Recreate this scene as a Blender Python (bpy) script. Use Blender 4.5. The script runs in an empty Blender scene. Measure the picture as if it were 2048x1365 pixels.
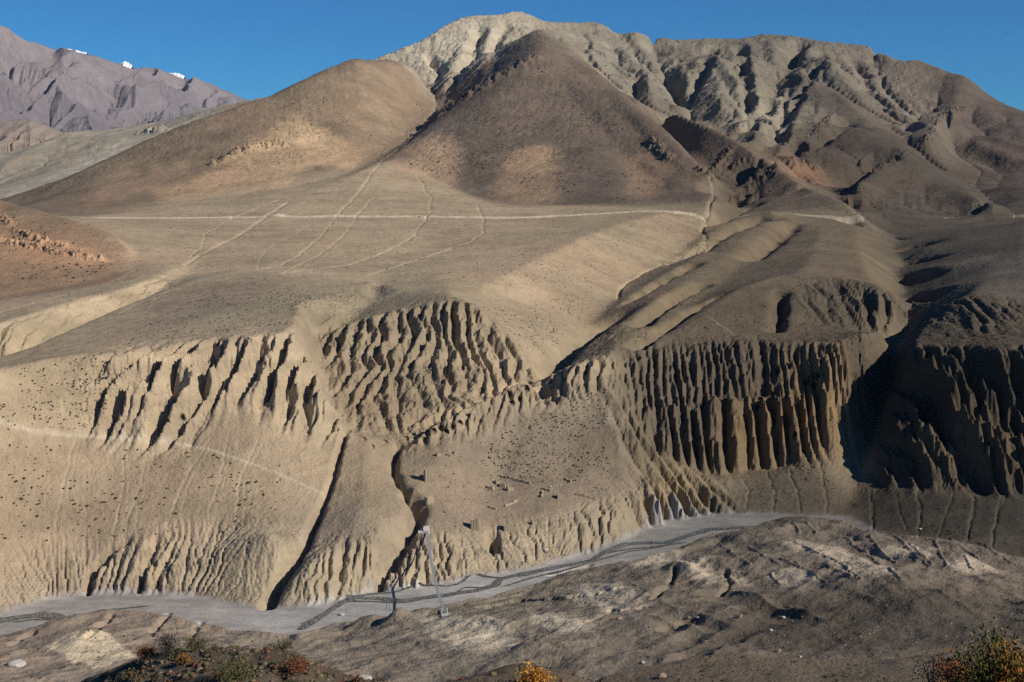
import bpy, math, time
import numpy as np
T0 = time.time()
# ------------------------------------------------------------------ camera, sky, sun
W0, H0, F, HOR = 2048.0, 1365.0, 2813.0, 330.0      # photo size, focal length and horizon row, in photo pixels
scene = bpy.context.scene
col = scene.collection
cam = bpy.data.cameras.new('camera')
cam.sensor_width = 36.0
cam.lens = F / W0 * 36.0
cam.shift_y = -(H0 / 2 - HOR) / W0
cam.clip_start, cam.clip_end = 0.5, 60000
camo = bpy.data.objects.new('camera', cam)
camo.rotation_euler = (math.pi / 2, 0, 0)
col.objects.link(camo)
scene.camera = camo
SUN_AZ, SUN_EL = math.radians(64), math.radians(32)   # azimuth: degrees from straight behind the camera towards the right
sdir = np.array([math.sin(SUN_AZ) * math.cos(SUN_EL), -math.cos(SUN_AZ) * math.cos(SUN_EL), math.sin(SUN_EL)])
world = bpy.data.worlds.new('World')
scene.world = world
world.use_nodes = True
wn = world.node_tree
bg = wn.nodes['Background']
sky = wn.nodes.new('ShaderNodeTexSky')
sky.sky_type = 'NISHITA'
sky.sun_disc = False
sky.sun_elevation = SUN_EL
sky.sun_rotation = math.atan2(sdir[0], sdir[1])
sky.altitude = 3200
sky.air_density = 1.0
sky.dust_density = 0.0
sky.ozone_density = 6.0
bg.inputs[1].default_value = 0.05
tint = wn.nodes.new('ShaderNodeVectorMath'); tint.operation = 'MULTIPLY'; tint.inputs[1].default_value = (.42, 1.12, 1.5)
wn.links.new(sky.outputs[0], tint.inputs[0]); wn.links.new(tint.outputs[0], bg.inputs[0])
sl = bpy.data.lights.new('sun', 'SUN')
sl.energy = 5.0
sl.angle = math.radians(0.5)
sl.color = (1.0, 0.93, 0.82)
slo = bpy.data.objects.new('sun', sl)
from mathutils import Vector
slo.rotation_euler = Vector(tuple(sdir)).to_track_quat('Z', 'Y').to_euler()
col.objects.link(slo)
scene.view_settings.view_transform = 'Standard'
scene.view_settings.look = 'None'
scene.view_settings.exposure = 0.06
scene.view_settings.gamma = 1.0
scene.cycles.max_bounces = 3
scene.cycles.diffuse_bounces = 2
scene.cycles.use_denoising = False
scene.cycles.volume_bounces = 0

#TERRAIN
# ------------------------------------------------------------------ numpy helpers
def hash2(ix, iy, seed):
    h = (ix.astype(np.uint32) * np.uint32(374761393)) ^ (iy.astype(np.uint32) * np.uint32(668265263)) ^ np.uint32((seed * 974634777 + 12345) & 0xffffffff)
    h = (h ^ (h >> np.uint32(13))) * np.uint32(1274126177)
    h = h ^ (h >> np.uint32(16))
    return (h & np.uint32(0xffffff)).astype(np.float32) * np.float32(2.0 / 0xffffff) - np.float32(1)
def vnoise(x, y, seed=0):
    xf, yf = np.floor(x), np.floor(y)
    ix, iy = xf.astype(np.int64), yf.astype(np.int64)
    fx, fy = (x - xf).astype(np.float32), (y - yf).astype(np.float32)
    fx = fx * fx * fx * (fx * (fx * 6 - 15) + 10); fy = fy * fy * fy * (fy * (fy * 6 - 15) + 10)
    a, b = hash2(ix, iy, seed), hash2(ix + 1, iy, seed)
    c, d = hash2(ix, iy + 1, seed), hash2(ix + 1, iy + 1, seed)
    a += (b - a) * fx; c += (d - c) * fx
    return a + (c - a) * fy
def fbm(x, y, seed=0, octv=4, gain=0.5):
    s, amp, tot = 0, 1.0, 0
    for o in range(octv):
        s = s + amp * vnoise(x + 17.3 * o, y - 9.1 * o, seed + o); tot += amp
        x, y, amp = x * 2.03, y * 2.03, amp * gain
    return s / tot
def ridge(x, y, seed=0):
    return np.abs(vnoise(x, y, seed)) * 1.6
def zoom2(a, shape):
    """bilinear resize, grid corners aligned"""
    h, w = a.shape; H, W = shape
    yi = np.linspace(0, h - 1, H, dtype=np.float32); xi = np.linspace(0, w - 1, W, dtype=np.float32)
    y0 = np.minimum(yi.astype(int), h - 2); x0 = np.minimum(xi.astype(int), w - 2)
    fy = (yi - y0)[:, None]; fx = (xi - x0)[None]
    r = a[y0] * (1 - fy) + a[y0 + 1] * fy
    return r[:, x0] * (1 - fx) + r[:, x0 + 1] * fx
def blur(a, r, n=2):
    """repeated box blur, radius r cells"""
    for _ in range(n):
        for ax in (0, 1):
            p = np.pad(a, [(r + 1, r) if k == ax else (0, 0) for k in (0, 1)], mode='edge')
            c = np.cumsum(p.astype(np.float64), axis=ax)
            k = 2 * r + 1
            a = ((c[k:] - c[:-k]) if ax == 0 else (c[:, k:] - c[:, :-k])) / k
    return a.astype(np.float32)

# ------------------------------------------------------------------ terrain lattice: a = x/y across, s = ln(y) away (cells stay square everywhere)
AM = 0.43
NA = 1137
DA = 2 * AM / (NA - 1)
Y0 = 205.0
NR = 4569
YMAX = Y0 * math.exp(DA * (NR - 1))
def rz(px):                       # height of the river bed along its course
    return -207 + 17 * px / 1500.0
def zc(py, d): return (HOR - py) * d / F
def dz(py, z): return (HOR - py) and z * F / (HOR - py)

LINES = []      # lists of (px, py, depth) : heights of measured crest, foot, rim and floor lines
def L(*pts): LINES.append([(p[0], zc(p[1], p[2]), p[2]) for p in pts])
def LK(k, *pts): L(*[(p[0], p[1], p[2] * k) for p in pts])
def LZ(*pts): LINES.append([(p[0], p[2], dz(p[1], p[2])) for p in pts])
# river: foot of the far bank and rim + foot of the near bank
far_foot = [(-200,1285),(0,1228),(90,1200),(180,1186),(300,1188),(390,1192),(450,1205),(520,1217),(600,1215),(700,1196),(750,1178),(860,1172),(930,1158),(1060,1140),(1180,1105),(1270,1070),(1310,1045),(1350,1035),(1420,1028),(1560,1029),(1700,1035),(1800,1088),(1900,1100),(2048,1125),(2240,1150)]
LINES.append([(p[0], rz(p[0]), dz(p[1], rz(p[0]))) for p in far_foot])
near_rim = [(-200,1310,8),(0,1264,8),(60,1251,7),(130,1235,7),(230,1217,8),(330,1224,8),(430,1242,9),(520,1258,9),(600,1265,9),(640,1252,8),(680,1240,9),(720,1232,11),(760,1232,10),(800,1222,9),(860,1208,9),(900,1200,8),(1000,1182,6),(1130,1148,7),(1250,1122,8),(1340,1100,8),(1430,1066,9),(1500,1046,10),(1560,1032,11),(1700,1040,15),(1800,1062,19),(1900,1078,20),(2048,1108,20),(2240,1140,20)]
nr = [(p[0], rz(p[0]) + p[2], dz(p[1], rz(p[0]) + p[2])) for p in near_rim]
LINES.append(nr)
LINES.append([(p[0], rz(p[0]), p[2] + 7) for p in nr])
# top of the cliffs above the river, far side
L((-200,1180,640),(0,1132,672),(100,1126,684),(180,1112,690),(300,1092,686),(430,1082,690),(540,1062,672),(590,1075,676))
L((600,1135,650),(660,1088,668),(740,1078,672),(800,1048,688))
L((792,1125,668),(850,1085,684),(930,1085,690),(1000,1075,698),(1080,1052,708),(1180,1036,722),(1250,1000,745),(1290,975,760))
L((1290,975,760),(1340,985,772),(1400,1000,780),(1470,1010,775))
# left talus slope, cliff foot, cliff rim
L((-200,940,700),(0,905,722),(120,890,738),(200,866,750),(300,882,748),(360,874,752),(420,802,770),(500,795,772),(580,822,770),(650,858,768),(682,880,764))
L((-200,795,715),(0,737,745),(100,716,765),(260,696,785),(330,690,790),(420,681,795),(520,673,800),(575,668,812),(600,640,850),(610,600,925),(680,590,990))
L((575,668,812),(610,710,806),(650,775,795),(685,840,780))
# ruins terrace and talus cone
L((800,1048,688),(830,985,722),(860,930,748),(900,890,770))
L((950,1050,705),(1000,950,765),(1060,850,795))
L((1100,1040,712),(1130,950,768),(1160,850,800),(1200,775,828))
L((1180,1036,722),(1220,950,772),(1235,850,800),(1222,770,830))
L((700,1075,672),(735,990,712),(738,900,755),(738,865,778))
# pinnacle ridge
L((1225,706,846),(1150,726,836),(1100,738,829),(1050,766,816),(1000,786,806),(950,802,797),(880,838,786),(825,872,776))
L((1220,768,831),(1130,778,821),(1060,802,811),(1000,822,802),(950,852,789),(870,884,775),(812,896,768))
# gully 2 (side valley that passes behind the pinnacle ridge)
G2 = [(1300,262,3300),(1350,305,2900),(1400,335,2600),(1422,352,2360),(1425,395,2150),(1415,430,1980),(1410,462,1830),(1340,520,1560),(1262,560,1340),(1237,590,1220),(1190,640,1070),(1130,686,955),(1100,742,888),(1060,775,858),(1000,800,838),(950,826,822),(880,860,798),(820,892,778),(784,912,764)]
L(*G2)
L((784,912,764),(793,955,738),(832,1012,712),(800,1065,690),(772,1115,672),(752,1176,656))
L((870,1010,716),(850,1062,694))
# gully 1
G1 = [(745,560,1060),(742,605,985),(690,650,930),(640,700,890),(655,790,835),(688,862,778)]
L(*G1)
L((688,862,778),(678,910,750),(655,985,722),(605,1100,676),(563,1162,657),(528,1217,640))
# central fluted block: rim and foot
L((622,695,893),(650,668,898),(690,645,903),(760,626,905),(850,606,910),(905,594,916),(945,602,912),(1000,660,895),(1060,735,872))
L((700,862,785),(760,868,790),(830,862,800),(900,835,812),(960,800,826))
L((745,560,1060),(800,585,990),(905,590,925))
# middle plateau and its right shoulder
L((960,580,1000),(1050,530,1180),(1150,482,1400),(1250,445,1700),(1330,425,1850))
L((905,590,925),(880,560,1050),(860,500,1400),(850,437,1870))
L((750,600,1000),(770,540,1180),(800,500,1400))
# left plateau tongue and the wash behind it
L((-200,790,730),(0,724,790),(150,656,880),(250,611,960),(340,576,1040),(410,551,1100),(480,540,1150),(600,548,1130),(700,560,1090))
L((300,650,880),(420,620,930),(560,600,950))
LINES.append([(-200,-130,850),(0,-124,860),(160,-112,950),(250,-106,1025),(330,-97,1105)])
L((345,566,1135),(420,512,1350),(530,440,1850),(640,385,2250),(760,322,2700))
L((-200,700,880),(0,646,892),(150,602,978),(250,575,1052),(330,545,1165),(400,505,1400))
L((500,540,1180),(640,480,1500),(670,437,1880),(700,390,2200),(770,325,2690))
# left hill in the near distance
L((-200,640,1090),(0,592,1130),(120,577,1150),(270,537,1230),(262,490,1400),(200,455,1600),(100,440,1850))
L((-200,330,1650),(0,405,1500),(60,416,1450),(150,441,1400),(230,467,1350),(265,500,1290))
L((-200,400,2000),(0,425,1950),(160,437,1980))
# the track level and the plain
TRACK = [(160,438,1985),(340,437,1950),(530,437,1920),(700,435,1900),(850,434,1880),(1000,437,1850),(1060,437,1850),(1180,430,1880),(1300,422,1900),(1350,424,1900),(1410,430,1930)]
L(*TRACK)
# left hill range
L((-200,480,2200),(60,428,2250),(160,430,2150),(300,412,2250),(400,400,2320),(560,377,2450),(700,350,2600),(745,325,2750),(800,288,2950),(845,245,3150),(872,214,3320),(865,188,3480),(850,165,3680),(800,140,3900))
L((-200,470,2600),(30,412,2650),(150,352,2750),(250,302,2850),(350,256,2900),(480,212,3000),(545,192,3050),(620,156,3100),(680,129,3150),(715,119,3150),(760,125,3230),(800,124,3350),(835,140,3480))
L((-200,540,3200),(0,470,3300),(200,400,3500),(400,330,3700),(545,260,3700),(650,220,3700),(760,175,3750))
L((-200,560,3600),(0,470,3650),(30,410,3500))
L((-200,430,4400),(0,338,4450),(60,300,4800),(130,264,5100),(200,262,5200),(318,244,5200),(430,214,5000),(560,190,4900))
L((0,400,3800),(100,345,4300),(160,300,4800))
LINES.append([(px, -120, d) for px, d in ((-300, 5700), (100, 5800), (400, 5900), (560, 5900))])
LINES.append([(px, -120, d) for px, d in ((-300, 6480), (300, 6480), (600, 6480), (1200, 6480), (2300, 6480))])
# the pyramid hill
L((1085,57,3500),(1000,96,3500),(930,131,3480),(885,165,3460))
L((1085,57,3500),(1085,85,3300),(1085,112,3130),(1020,142,3080),(950,187,3040),(880,238,2960),(820,285,2860),(775,318,2740))
L((1085,57,3500),(1130,91,3350),(1180,131,3200),(1250,191,2950),(1320,252,2700),(1380,310,2520),(1410,345,2400))
L((775,322,2700),(850,347,2600),(930,386,2400),(1000,406,2260),(1100,411,2200),(1250,404,2150),(1350,398,2150),(1418,392,2140))
# the pale mountain skyline and flanks
SKY = [(560,200,3700),(650,160,3800),(740,122,3900),(800,101,4000),(860,71,4100),(920,35,4200),(1000,27,4250),(1040,20,4300),(1090,42,4300),(1180,45,4400),(1230,55,4400),(1350,81,4500),(1440,77,4600),(1485,80,4600),(1530,68,4600),(1590,73,4550),(1650,82,4500),(1730,91,4500),(1765,106,4450),(1800,123,4400),(1835,118,4400),(1900,146,4350),(1930,152,4300),(2000,214,4200),(2048,223,4200),(2240,262,4200)]
L(*SKY)
LINES.append([(p[0], zc(p[1], p[2]) - 190, p[2] + 700) for p in SKY])
LINES.append([(p[0], zc(p[1], p[2]) - 330, 5900) for p in SKY])
L((860,180,3700),(900,165,3750),(1000,120,3800),(1080,80,3850),(1150,120,3750),(1200,160,3700))
LK(1.04,(1300,90,4400),(1330,160,3980),(1362,216,3600),(1410,245,3380),(1458,272,3180))
L((1590,73,4550),(1540,160,4050),(1490,240,3400),(1458,272,3150))
L((1560,75,4550),(1585,170,4000),(1560,250,3400),(1548,290,3050))
L((1210,100,4150),(1215,165,3750),(1290,215,3550),(1320,262,3300))
# dark hill with the track (between the two side valleys)
LK(.97,(1262,208,3330),(1350,226,3150),(1430,261,2950),(1490,296,2800),(1550,333,2600),(1600,371,2400),(1680,401,2200),(1722,431,2050))
L((1550,333,2600),(1490,365,2450),(1440,392,2250))
L((1520,398,2250),(1470,425,2080),(1430,445,1930))
LK(1.05,(1458,272,3150),(1500,296,3060),(1548,291,3050),(1600,330,2850),(1655,372,2620),(1700,410,2380),(1735,441,2150),(1765,462,1980),(1802,478,1830),(1786,500,1640),(1808,524,1480),(1790,550,1340),(1810,580,1200),(1798,602,1120),(1812,625,1060))
L((1940,478,1600),(1860,490,1560),(1822,505,1560))
L((1975,520,1240),(1880,530,1270),(1826,540,1370))
L((1950,565,1040),(1880,575,1090),(1828,590,1160))
LINES.append([(1300,95,3480),(1400,50,3250),(1470,15,3050)])
LINES.append([(1530,-26,2690),(1480,-42,2560),(1435,-44,2420)])
LINES.append([(1500,-72,2330),(1450,-74,2200)])
LINES.append([(1760,-20,2980),(1700,-40,2800)])
LK(.93,(1905,213,3900),(1875,248,3650),(1850,280,3420))
LK(.95,(1405,105,4420),(1430,150,4150),(1440,215,3700))
LK(.95,(1638,115,4400),(1620,150,4150),(1590,230,3600),(1570,300,3080))
LK(.95,(1505,110,4430),(1515,150,4150),(1520,230,3600),(1505,290,3120))
L((1840,235,3950),(1820,262,3600))
L((1640,400,2350),(1560,392,2300),(1480,400,2180))
# long spurs on the right
LK(.94,(1605,130,4450),(1660,180,4050),(1730,240,3600),(1800,295,3300),(1880,350,2950),(1950,392,2650),(1985,412,2480))
LK(.94,(1660,180,4050),(1672,232,3650),(1625,280,3300),(1575,312,3020))
LK(.94,(1800,295,3300),(1815,313,2950),(1745,347,2780),(1672,388,2520))
LK(1.05,(1735,91,4400),(1770,180,4000),(1840,250,3650),(1920,320,3250),(1962,342,3100),(1948,370,2880),(1990,412,2470),(1950,432,2240),(1880,450,2080),(1800,478,1830))
L((1930,152,4300),(1900,225,3900),(1960,290,3450),(2048,320,3300),(2240,350,3200))
L((2240,400,2500),(2100,380,2700),(2000,372,2850))
L((1520,432,1880),(1462,468,1580),(1405,503,1400),(1335,556,1190),(1285,592,1085))
# strip ridge, hidden little valley, plateau right of it
L((1545,421,1950),(1500,460,1620),(1450,510,1350),(1370,562,1150),(1290,611,1020),(1240,652,950),(1225,706,846))
L((1640,452,1800),(1545,492,1500),(1485,532,1280),(1425,582,1100),(1372,622,1000),(1332,652,930),(1265,692,882),(1238,722,856))
L((1722,431,2050),(1600,450,1850))
L((1722,431,2050),(1712,452,1880),(1718,500,1420),(1740,556,1090),(1790,592,1000))
L((1790,592,1000),(1700,556,1050),(1600,548,1070),(1560,550,1070),(1480,574,1020),(1420,615,960),(1380,650,915))
L((1600,548,1070),(1630,500,1350),(1640,452,1800))
# right block: bench at the cliff top, cliff foot, talus
L((1240,722,852),(1290,712,866),(1350,696,880),(1450,683,886),(1540,690,882),(1640,690,872),(1690,677,860))
L((1240,760,838),(1270,832,822),(1330,902,815),(1420,950,815),(1500,938,828),(1560,938,832),(1620,905,826),(1650,900,826))
L((1620,905,826),(1690,985,782),(1700,1020,765))
# the chasm and the far right walls
L((1812,625,1080),(1800,690,985),(1770,770,910),(1740,870,850),(1718,950,806),(1706,1005,774))
L((1690,677,860),(1740,668,895),(1785,650,945))
L((1820,690,850),(1850,692,835),(1900,690,826),(2048,690,812),(2240,690,800))
L((1820,690,850),(1832,670,900),(1835,640,970))
L((1760,962,790),(1800,970,780),(1850,976,768),(1950,978,760),(2048,982,752),(2240,990,740))
L((1835,640,970),(1880,610,950),(1940,592,935),(1975,545,1100),(1990,500,1370),(1900,468,1750))
L((1940,592,935),(2048,650,880),(2240,700,820))
L((2240,520,1000),(2048,520,1150),(2048,440,1900),(2240,440,1900))
# near terrace
L((-200,1330,540),(0,1292,556),(200,1268,570),(400,1285,560),(600,1300,545))
L((-200,1420,455),(0,1372,475),(300,1370,470),(600,1360,462),(800,1345,452))
L((700,1262,560),(800,1262,548),(860,1255,545),(895,1236,548),(940,1226,548),(1000,1226,550))
L((900,1300,478),(1100,1262,492),(1300,1215,520),(1500,1200,522),(1700,1195,520),(1900,1200,505),(2240,1220,490))
L((1040,1185,612),(1200,1150,618),(1395,1102,640),(1560,1060,670),(1700,1075,625),(1900,1115,580),(2240,1160,560))
LINES.append([(px, -152 + (4 if px > 1500 else 0), 405) for px in (-300, 900, 1150, 1300, 1500, 1700, 2240)])
LINES.append([(px, -142, 365) for px in (1150, 1300, 1500, 1700, 2240)])
L((1180,1352,300),(1300,1330,306),(1430,1303,310),(1480,1299,310),(1560,1316,301),(1700,1314,296),(1800,1318,290),(1870,1302,290),(2000,1288,286),(2240,1270,280))
LINES.append([(px, -d * 0.372, d) for px, d in ((1150, 262), (1400, 262), (1700, 258), (2240, 250))])
LINES.append([(px, -d * 0.42, d) for px, d in ((-300, 300), (500, 300), (900, 300), (1100, 290))])
LINES.append([(px, -205 * 0.42, 206) for px in (-300, 1000, 2300)])

def bary(h, w):
    """row and column coordinates for lattice of h x w"""
    a = np.linspace(-AM, AM, w); y = Y0 * np.exp(DA * (NR - 1) * np.linspace(0, 1, h))
    return a, y
def constraints(h, w, LINES, Y0, SPAN, AM):
    m = np.zeros((h, w), bool); v = np.zeros((h, w), np.float64); n = np.zeros((h, w))
    for ln in LINES:
        P = [((px - 1024) / F * d, d, z) for px, z, d in ln]
        for (x0, y0, z0), (x1, y1, z1) in zip(P[:-1], P[1:]):
            r0, r1 = math.log(y0 / Y0) / SPAN * (h - 1), math.log(y1 / Y0) / SPAN * (h - 1)
            c0, c1 = (x0 / y0 + AM) / (2 * AM) * (w - 1), (x1 / y1 + AM) / (2 * AM) * (w - 1)
            k = int(max(abs(r1 - r0), abs(c1 - c0)) * 1.5) + 2
            t = np.linspace(0, 1, k)
            # straight in world space
            x, y, z = x0 + (x1 - x0) * t, y0 + (y1 - y0) * t, z0 + (z1 - z0) * t
            r = np.round(np.log(y / Y0) / SPAN * (h - 1)).astype(int)
            c = np.round((x / y + AM) / (2 * AM) * (w - 1)).astype(int)
            ok = (r >= 0) & (r < h) & (c >= 0) & (c < w)
            np.add.at(v, (r[ok], c[ok]), z[ok]); np.add.at(n, (r[ok], c[ok]), 1)
    m = n > 0
    v[m] /= n[m]
    return m, v
def solve_base(LINES, NR, NA, Y0, SPAN, AM, levels=(32, 16, 8, 4)):
    z = None
    for lv in levels:
        h, w = (NR - 1) // lv + 1, (NA - 1) // lv + 1
        m, v = constraints(h, w, LINES, Y0, SPAN, AM)
        if z is None: z = np.full((h, w), v[m].mean())
        else: z = zoom2(z, (h, w)).astype(np.float64)
        z[m] = v[m]
        it = {32: 600, 16: 300, 8: 220, 4: 160}[lv]
        par = (np.add.outer(np.arange(h), np.arange(w)) % 2).astype(bool)
        om = 1.7
        fr = [(~m) & par, (~m) & ~par]
        for _ in range(it):
            for f in fr:
                p = np.pad(z, 1, mode='edge')
                avg = 0.25 * (p[:-2, 1:-1] + p[2:, 1:-1] + p[1:-1, :-2] + p[1:-1, 2:])
                z = np.where(f, z + om * (avg - z), z)
    return z.astype(np.float32)
base = solve_base(LINES, NR, NA, Y0, DA * (NR - 1), AM)
print('base', base.shape, round(time.time() - T0, 1))

# ------------------------------------------------------------------ masks: where the slopes are fluted, gullied or smooth
def inpoly(px, py, poly):
    r = np.zeros(px.shape, bool)
    n = len(poly)
    for i in range(n):
        x0, y0 = poly[i]; x1, y1 = poly[(i + 1) % n]
        if y0 == y1: continue
        c = (py < y0) != (py < y1)
        r ^= c & (px < (x1 - x0) * (py - y0) / (y1 - y0) + x0)
    return r
h4, w4 = base.shape
a4, y4 = bary(h4, w4)
PX4 = np.repeat((a4 * F + 1024)[None], h4, 0)
D4 = np.repeat(y4[:, None], w4, 1)
PY4 = HOR - base * F / D4
def area(poly, d0, d1, soft=3):
    """part of the terrain seen inside a photo polygon between two distances; soft border"""
    m = (inpoly(PX4, PY4, poly) & (D4 > d0) & (D4 < d1)).astype(np.float32)
    return blur(m, soft, 2) if soft else m
leftblock = area([(195,700),(260,690),(420,675),(580,660),(640,740),(695,855),(660,880),(610,850),(560,835),(500,800),(430,805),(370,885),(300,892),(190,872)], 715, 835)
leftface = area([(-200,735),(260,690),(195,872),(-200,900)], 700, 830)
central = area([(622,692),(700,640),(850,600),(950,590),(1090,750),(960,805),(830,880),(700,872)], 765, 930)
pinn = area([(812,905),(870,890),(950,858),(1000,830),(1060,808),(1130,785),(1222,775),(1240,700),(1150,715),(1000,775),(880,825),(800,880)], 755, 860, 2)
rightwall = area([(1228,705),(1350,690),(1450,678),(1560,683),(1700,670),(1690,905),(1650,910),(1560,945),(1500,945),(1420,958),(1330,910),(1240,765)], 795, 905)
farwall = area([(1690,690),(1835,680),(2240,680),(2240,992),(1760,985)], 720, 930)
rivercliff = area([(-200,1150),(0,1120),(300,1080),(545,1040),(590,1065),(660,1075),(800,1040),(820,1065),(930,1075),(1080,1040),(1250,990),(1290,960),(1400,1000),(1420,1035),(1350,1045),(1180,1115),(900,1175),(700,1205),(520,1225),(300,1195),(0,1235),(-200,1290)], 600, 800)
spurcliff = area([(1225,760),(1330,905),(1420,960),(1470,1020),(1300,1060),(1250,1010),(1300,960),(1235,860)], 740, 850)
mounds = area([(1620,552),(1800,575),(1815,640),(1690,685),(1640,690)], 830, 1100) + area([(1830,600),(1940,588),(2240,640),(2240,695),(1820,695)], 760, 960)
mound2 = area([(1200,640),(1300,640),(1260,700),(1180,720)], 850, 1000) + area([(560,600),(720,575),(740,605),(640,690)], 850, 1100)
washwall = area([(-200,640),(0,655),(340,540),(345,580),(150,655),(0,735),(-200,800)], 750, 1250)
palemt = area([(700,150),(760,90),(920,30),(1090,35),(1230,50),(1530,60),(1760,95),(1840,160),(1900,300),(1700,180),(1600,230),(1550,300),(1460,280),(1370,220),(1210,170),(1090,60),(870,190)], 3000, 4800, 5)
farleft = area([(-200,300),(320,230),(560,180),(400,300),(0,400),(-200,450)], 3600, 5600, 3)
gul1 = area([(540,1230),(500,1210),(590,1090),(650,980),(680,860),(700,905),(670,985),(640,1100)], 600, 800, 3)
gul2 = area([(735,1185),(780,1060),(825,1010),(780,950),(775,900),(830,890),(810,950),(860,1010),(850,1080),(800,1180)], 600, 790, 3)
nearrim = ((D4 < 760) & (D4 > 480) & (PY4 > 1010)).astype(np.float32)
nr_d = np.interp(PX4[0], [p[0] for p in nr], [p[2] for p in nr])[None]
nearrim = np.exp(-((D4 - (nr_d - 4)) / 22.0) ** 2).astype(np.float32)
nearside = 1 / (1 + np.exp(np.clip(-(nr_d + 3 - D4) / 3.0, -30, 30)))            # 1 on the near terrace, 0 across the river
ff_d = np.interp(PX4[0], [p[0] for p in far_foot], [dz(p[1], rz(p[0])) for p in far_foot])[None]
bed4 = ((D4 < ff_d + 1) & (D4 > nr_d + 4)).astype(np.float32)
valley_far = (D4 > 1900).astype(np.float32)
steep = blur(np.hypot(*np.gradient(base)) / (D4 * DA * 4), 1, 1)

def erode(z, cell, K, iters, mexp=0.45, dif=0.0):
    h, w = z.shape
    N = h * w
    area0 = (cell * cell).ravel()
    offs = [(-1, 0, 1.0), (1, 0, 1.0), (0, -1, 1.0), (0, 1, 1.0), (-1, -1, 1.4142), (-1, 1, 1.4142), (1, -1, 1.4142), (1, 1, 1.4142)]
    idx = np.arange(N, dtype=np.int32).reshape(h, w)
    Kf = K.ravel()
    A = None
    for it in range(iters):
        p = np.pad(z, 1, constant_values=1e9)
        best = np.zeros((h, w), np.float32); rc = idx.copy(); dist = np.ones((h, w), np.float32)
        for dy, dx, l in offs:
            q = (z - p[1 + dy:h + 1 + dy, 1 + dx:w + 1 + dx]) / l
            b = q > best
            best[b] = q[b]; rc[b] = (idx[b] + dy * w + dx); dist[b] = l
        rc = rc.ravel(); dist = (dist * cell).ravel()
        dep = (rc != idx.ravel()).astype(np.int32); ptr = rc.copy()
        for _ in range(13):
            dep = dep + dep[ptr]; ptr = ptr[ptr]
        order = np.argsort(dep, kind='stable')
        cnt = np.bincount(dep); st = np.concatenate([[0], np.cumsum(cnt)])
        A = area0.copy()
        for lv in range(len(cnt) - 1, 0, -1):
            ii = order[st[lv]:st[lv + 1]]
            np.add.at(A, rc[ii], A[ii])
        Fq = Kf * A ** mexp / dist
        zf = z.ravel().copy()
        for lv in range(1, len(cnt)):
            ii = order[st[lv]:st[lv + 1]]
            zr = zf[rc[ii]]; f = Fq[ii]
            zn = (zf[ii] + f * zr) / (1 + f)
            zf[ii] = zn
        z = zf.reshape(h, w)
        if dif > 0:
            p = np.pad(z, 1, mode='edge')
            z = z + dif * (0.25 * (p[:-2, 1:-1] + p[2:, 1:-1] + p[1:-1, :-2] + p[1:-1, 2:]) - z)
    return z, A.reshape(h, w)
# ------------------------------------------------------------------ half-size lattice: fluting by shifting the slopes in and out, then water erosion
H2, W2 = (NR - 1) // 2 + 1, (NA - 1) // 2 + 1
a2, y2 = bary(H2, W2)
X4 = (a4[None] * D4).astype(np.float32)
big4 = blur(np.clip(palemt * 1.0 + 0.55 * ((D4 > 2050) & (steep > .12)), 0, 1).astype(np.float32), 4, 2)
crest_d = np.interp(PX4[0], [p[0] for p in SKY], [p[2] for p in SKY])[None]
notcrest = np.clip(np.abs(D4 - crest_d) / 500 + .12, 0, 1)
cm, cv = constraints(h4, w4, LINES, Y0, DA * (NR - 1), AM)
cden = blur(cm.astype(np.float32), 2, 2)
nearline = np.clip(cden * 6, 0, 1)
notcrest = notcrest * (1 - .75 * nearline * (1 - palemt))
palemt *= 1
rmt = blur(((D4 > 2100) & (PX4 > 1230)).astype(np.float32), 5, 2) * (1 - palemt)
zb = base + (big4 * (1 - .5 * palemt) * 0.006 + .5 * rmt * .005) * notcrest * D4 * fbm(X4 / 260, D4 / 420, 75, 4, .5) + big4 * notcrest * .0006 * D4 * fbm(X4 / 50, D4 / 90, 76, 3, .6)
zb += rmt * notcrest * .007 * D4 * (.4 - ridge((X4 + .35 * D4) / 230 + .5 * fbm(X4 / 300, D4 / 300, 73, 2), D4 / 900, 74))
zb += palemt * notcrest * D4 * (.0048 * (.4 + .6 * np.clip((PX4 - 1100) / 250, 0, 1)) * (0.45 - ridge(X4 / 110 + .35 * fbm(X4 / 300, D4 / 500, 78, 2), D4 / 1500, 77)) + .0032 * (0.45 - ridge(X4 / 42 + .3 * fbm(X4 / 100, D4 / 200, 79, 2), D4 / 700, 72)))
def near_first(z4):
    k4 = (0.0004 + 0.03 * palemt * notcrest + .02 * rmt * notcrest + 0.010 * big4 * notcrest) * (D4 > 1800)
    return erode(z4.astype(np.float32), (D4 * DA * 4).astype(np.float32), k4.astype(np.float32), 14, dif=0.03)[0]
zb = near_first(zb)
bs = blur(zb, 1, 1)
far_w = np.clip((D4 - 1000) / 1200, 0, 1)
print('coarse erosion', round(time.time() - T0, 1))
hills4 = blur(area([(60,440),(160,340),(480,200),(715,110),(840,125),(870,200),(960,140),(1085,50),(1180,125),(1430,330),(1430,400),(1000,410),(780,330),(560,385)], 2100, 3560, 0), 4, 2)
hills4 = np.clip(hills4 * 1.6 - .6, 0, 1)
zb = zb * (1 - hills4) + blur(zb, 2, 2) * hills4
for r_ in (5, 2):
    cden = blur(cm.astype(np.float32), r_, 2)
    zb = zb + blur(np.where(cm, cv - zb, 0).astype(np.float32), r_, 2) / (cden + .01)
bs = bs * (1 - far_w) + zb * far_w
near_w = nearside * (1 - np.exp(-((D4 - nr_d) / 12.0) ** 2))
bs = bs * (1 - near_w) + blur(base, 3, 2) * near_w
z2 = zoom2(bs, (H2, W2))
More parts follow.
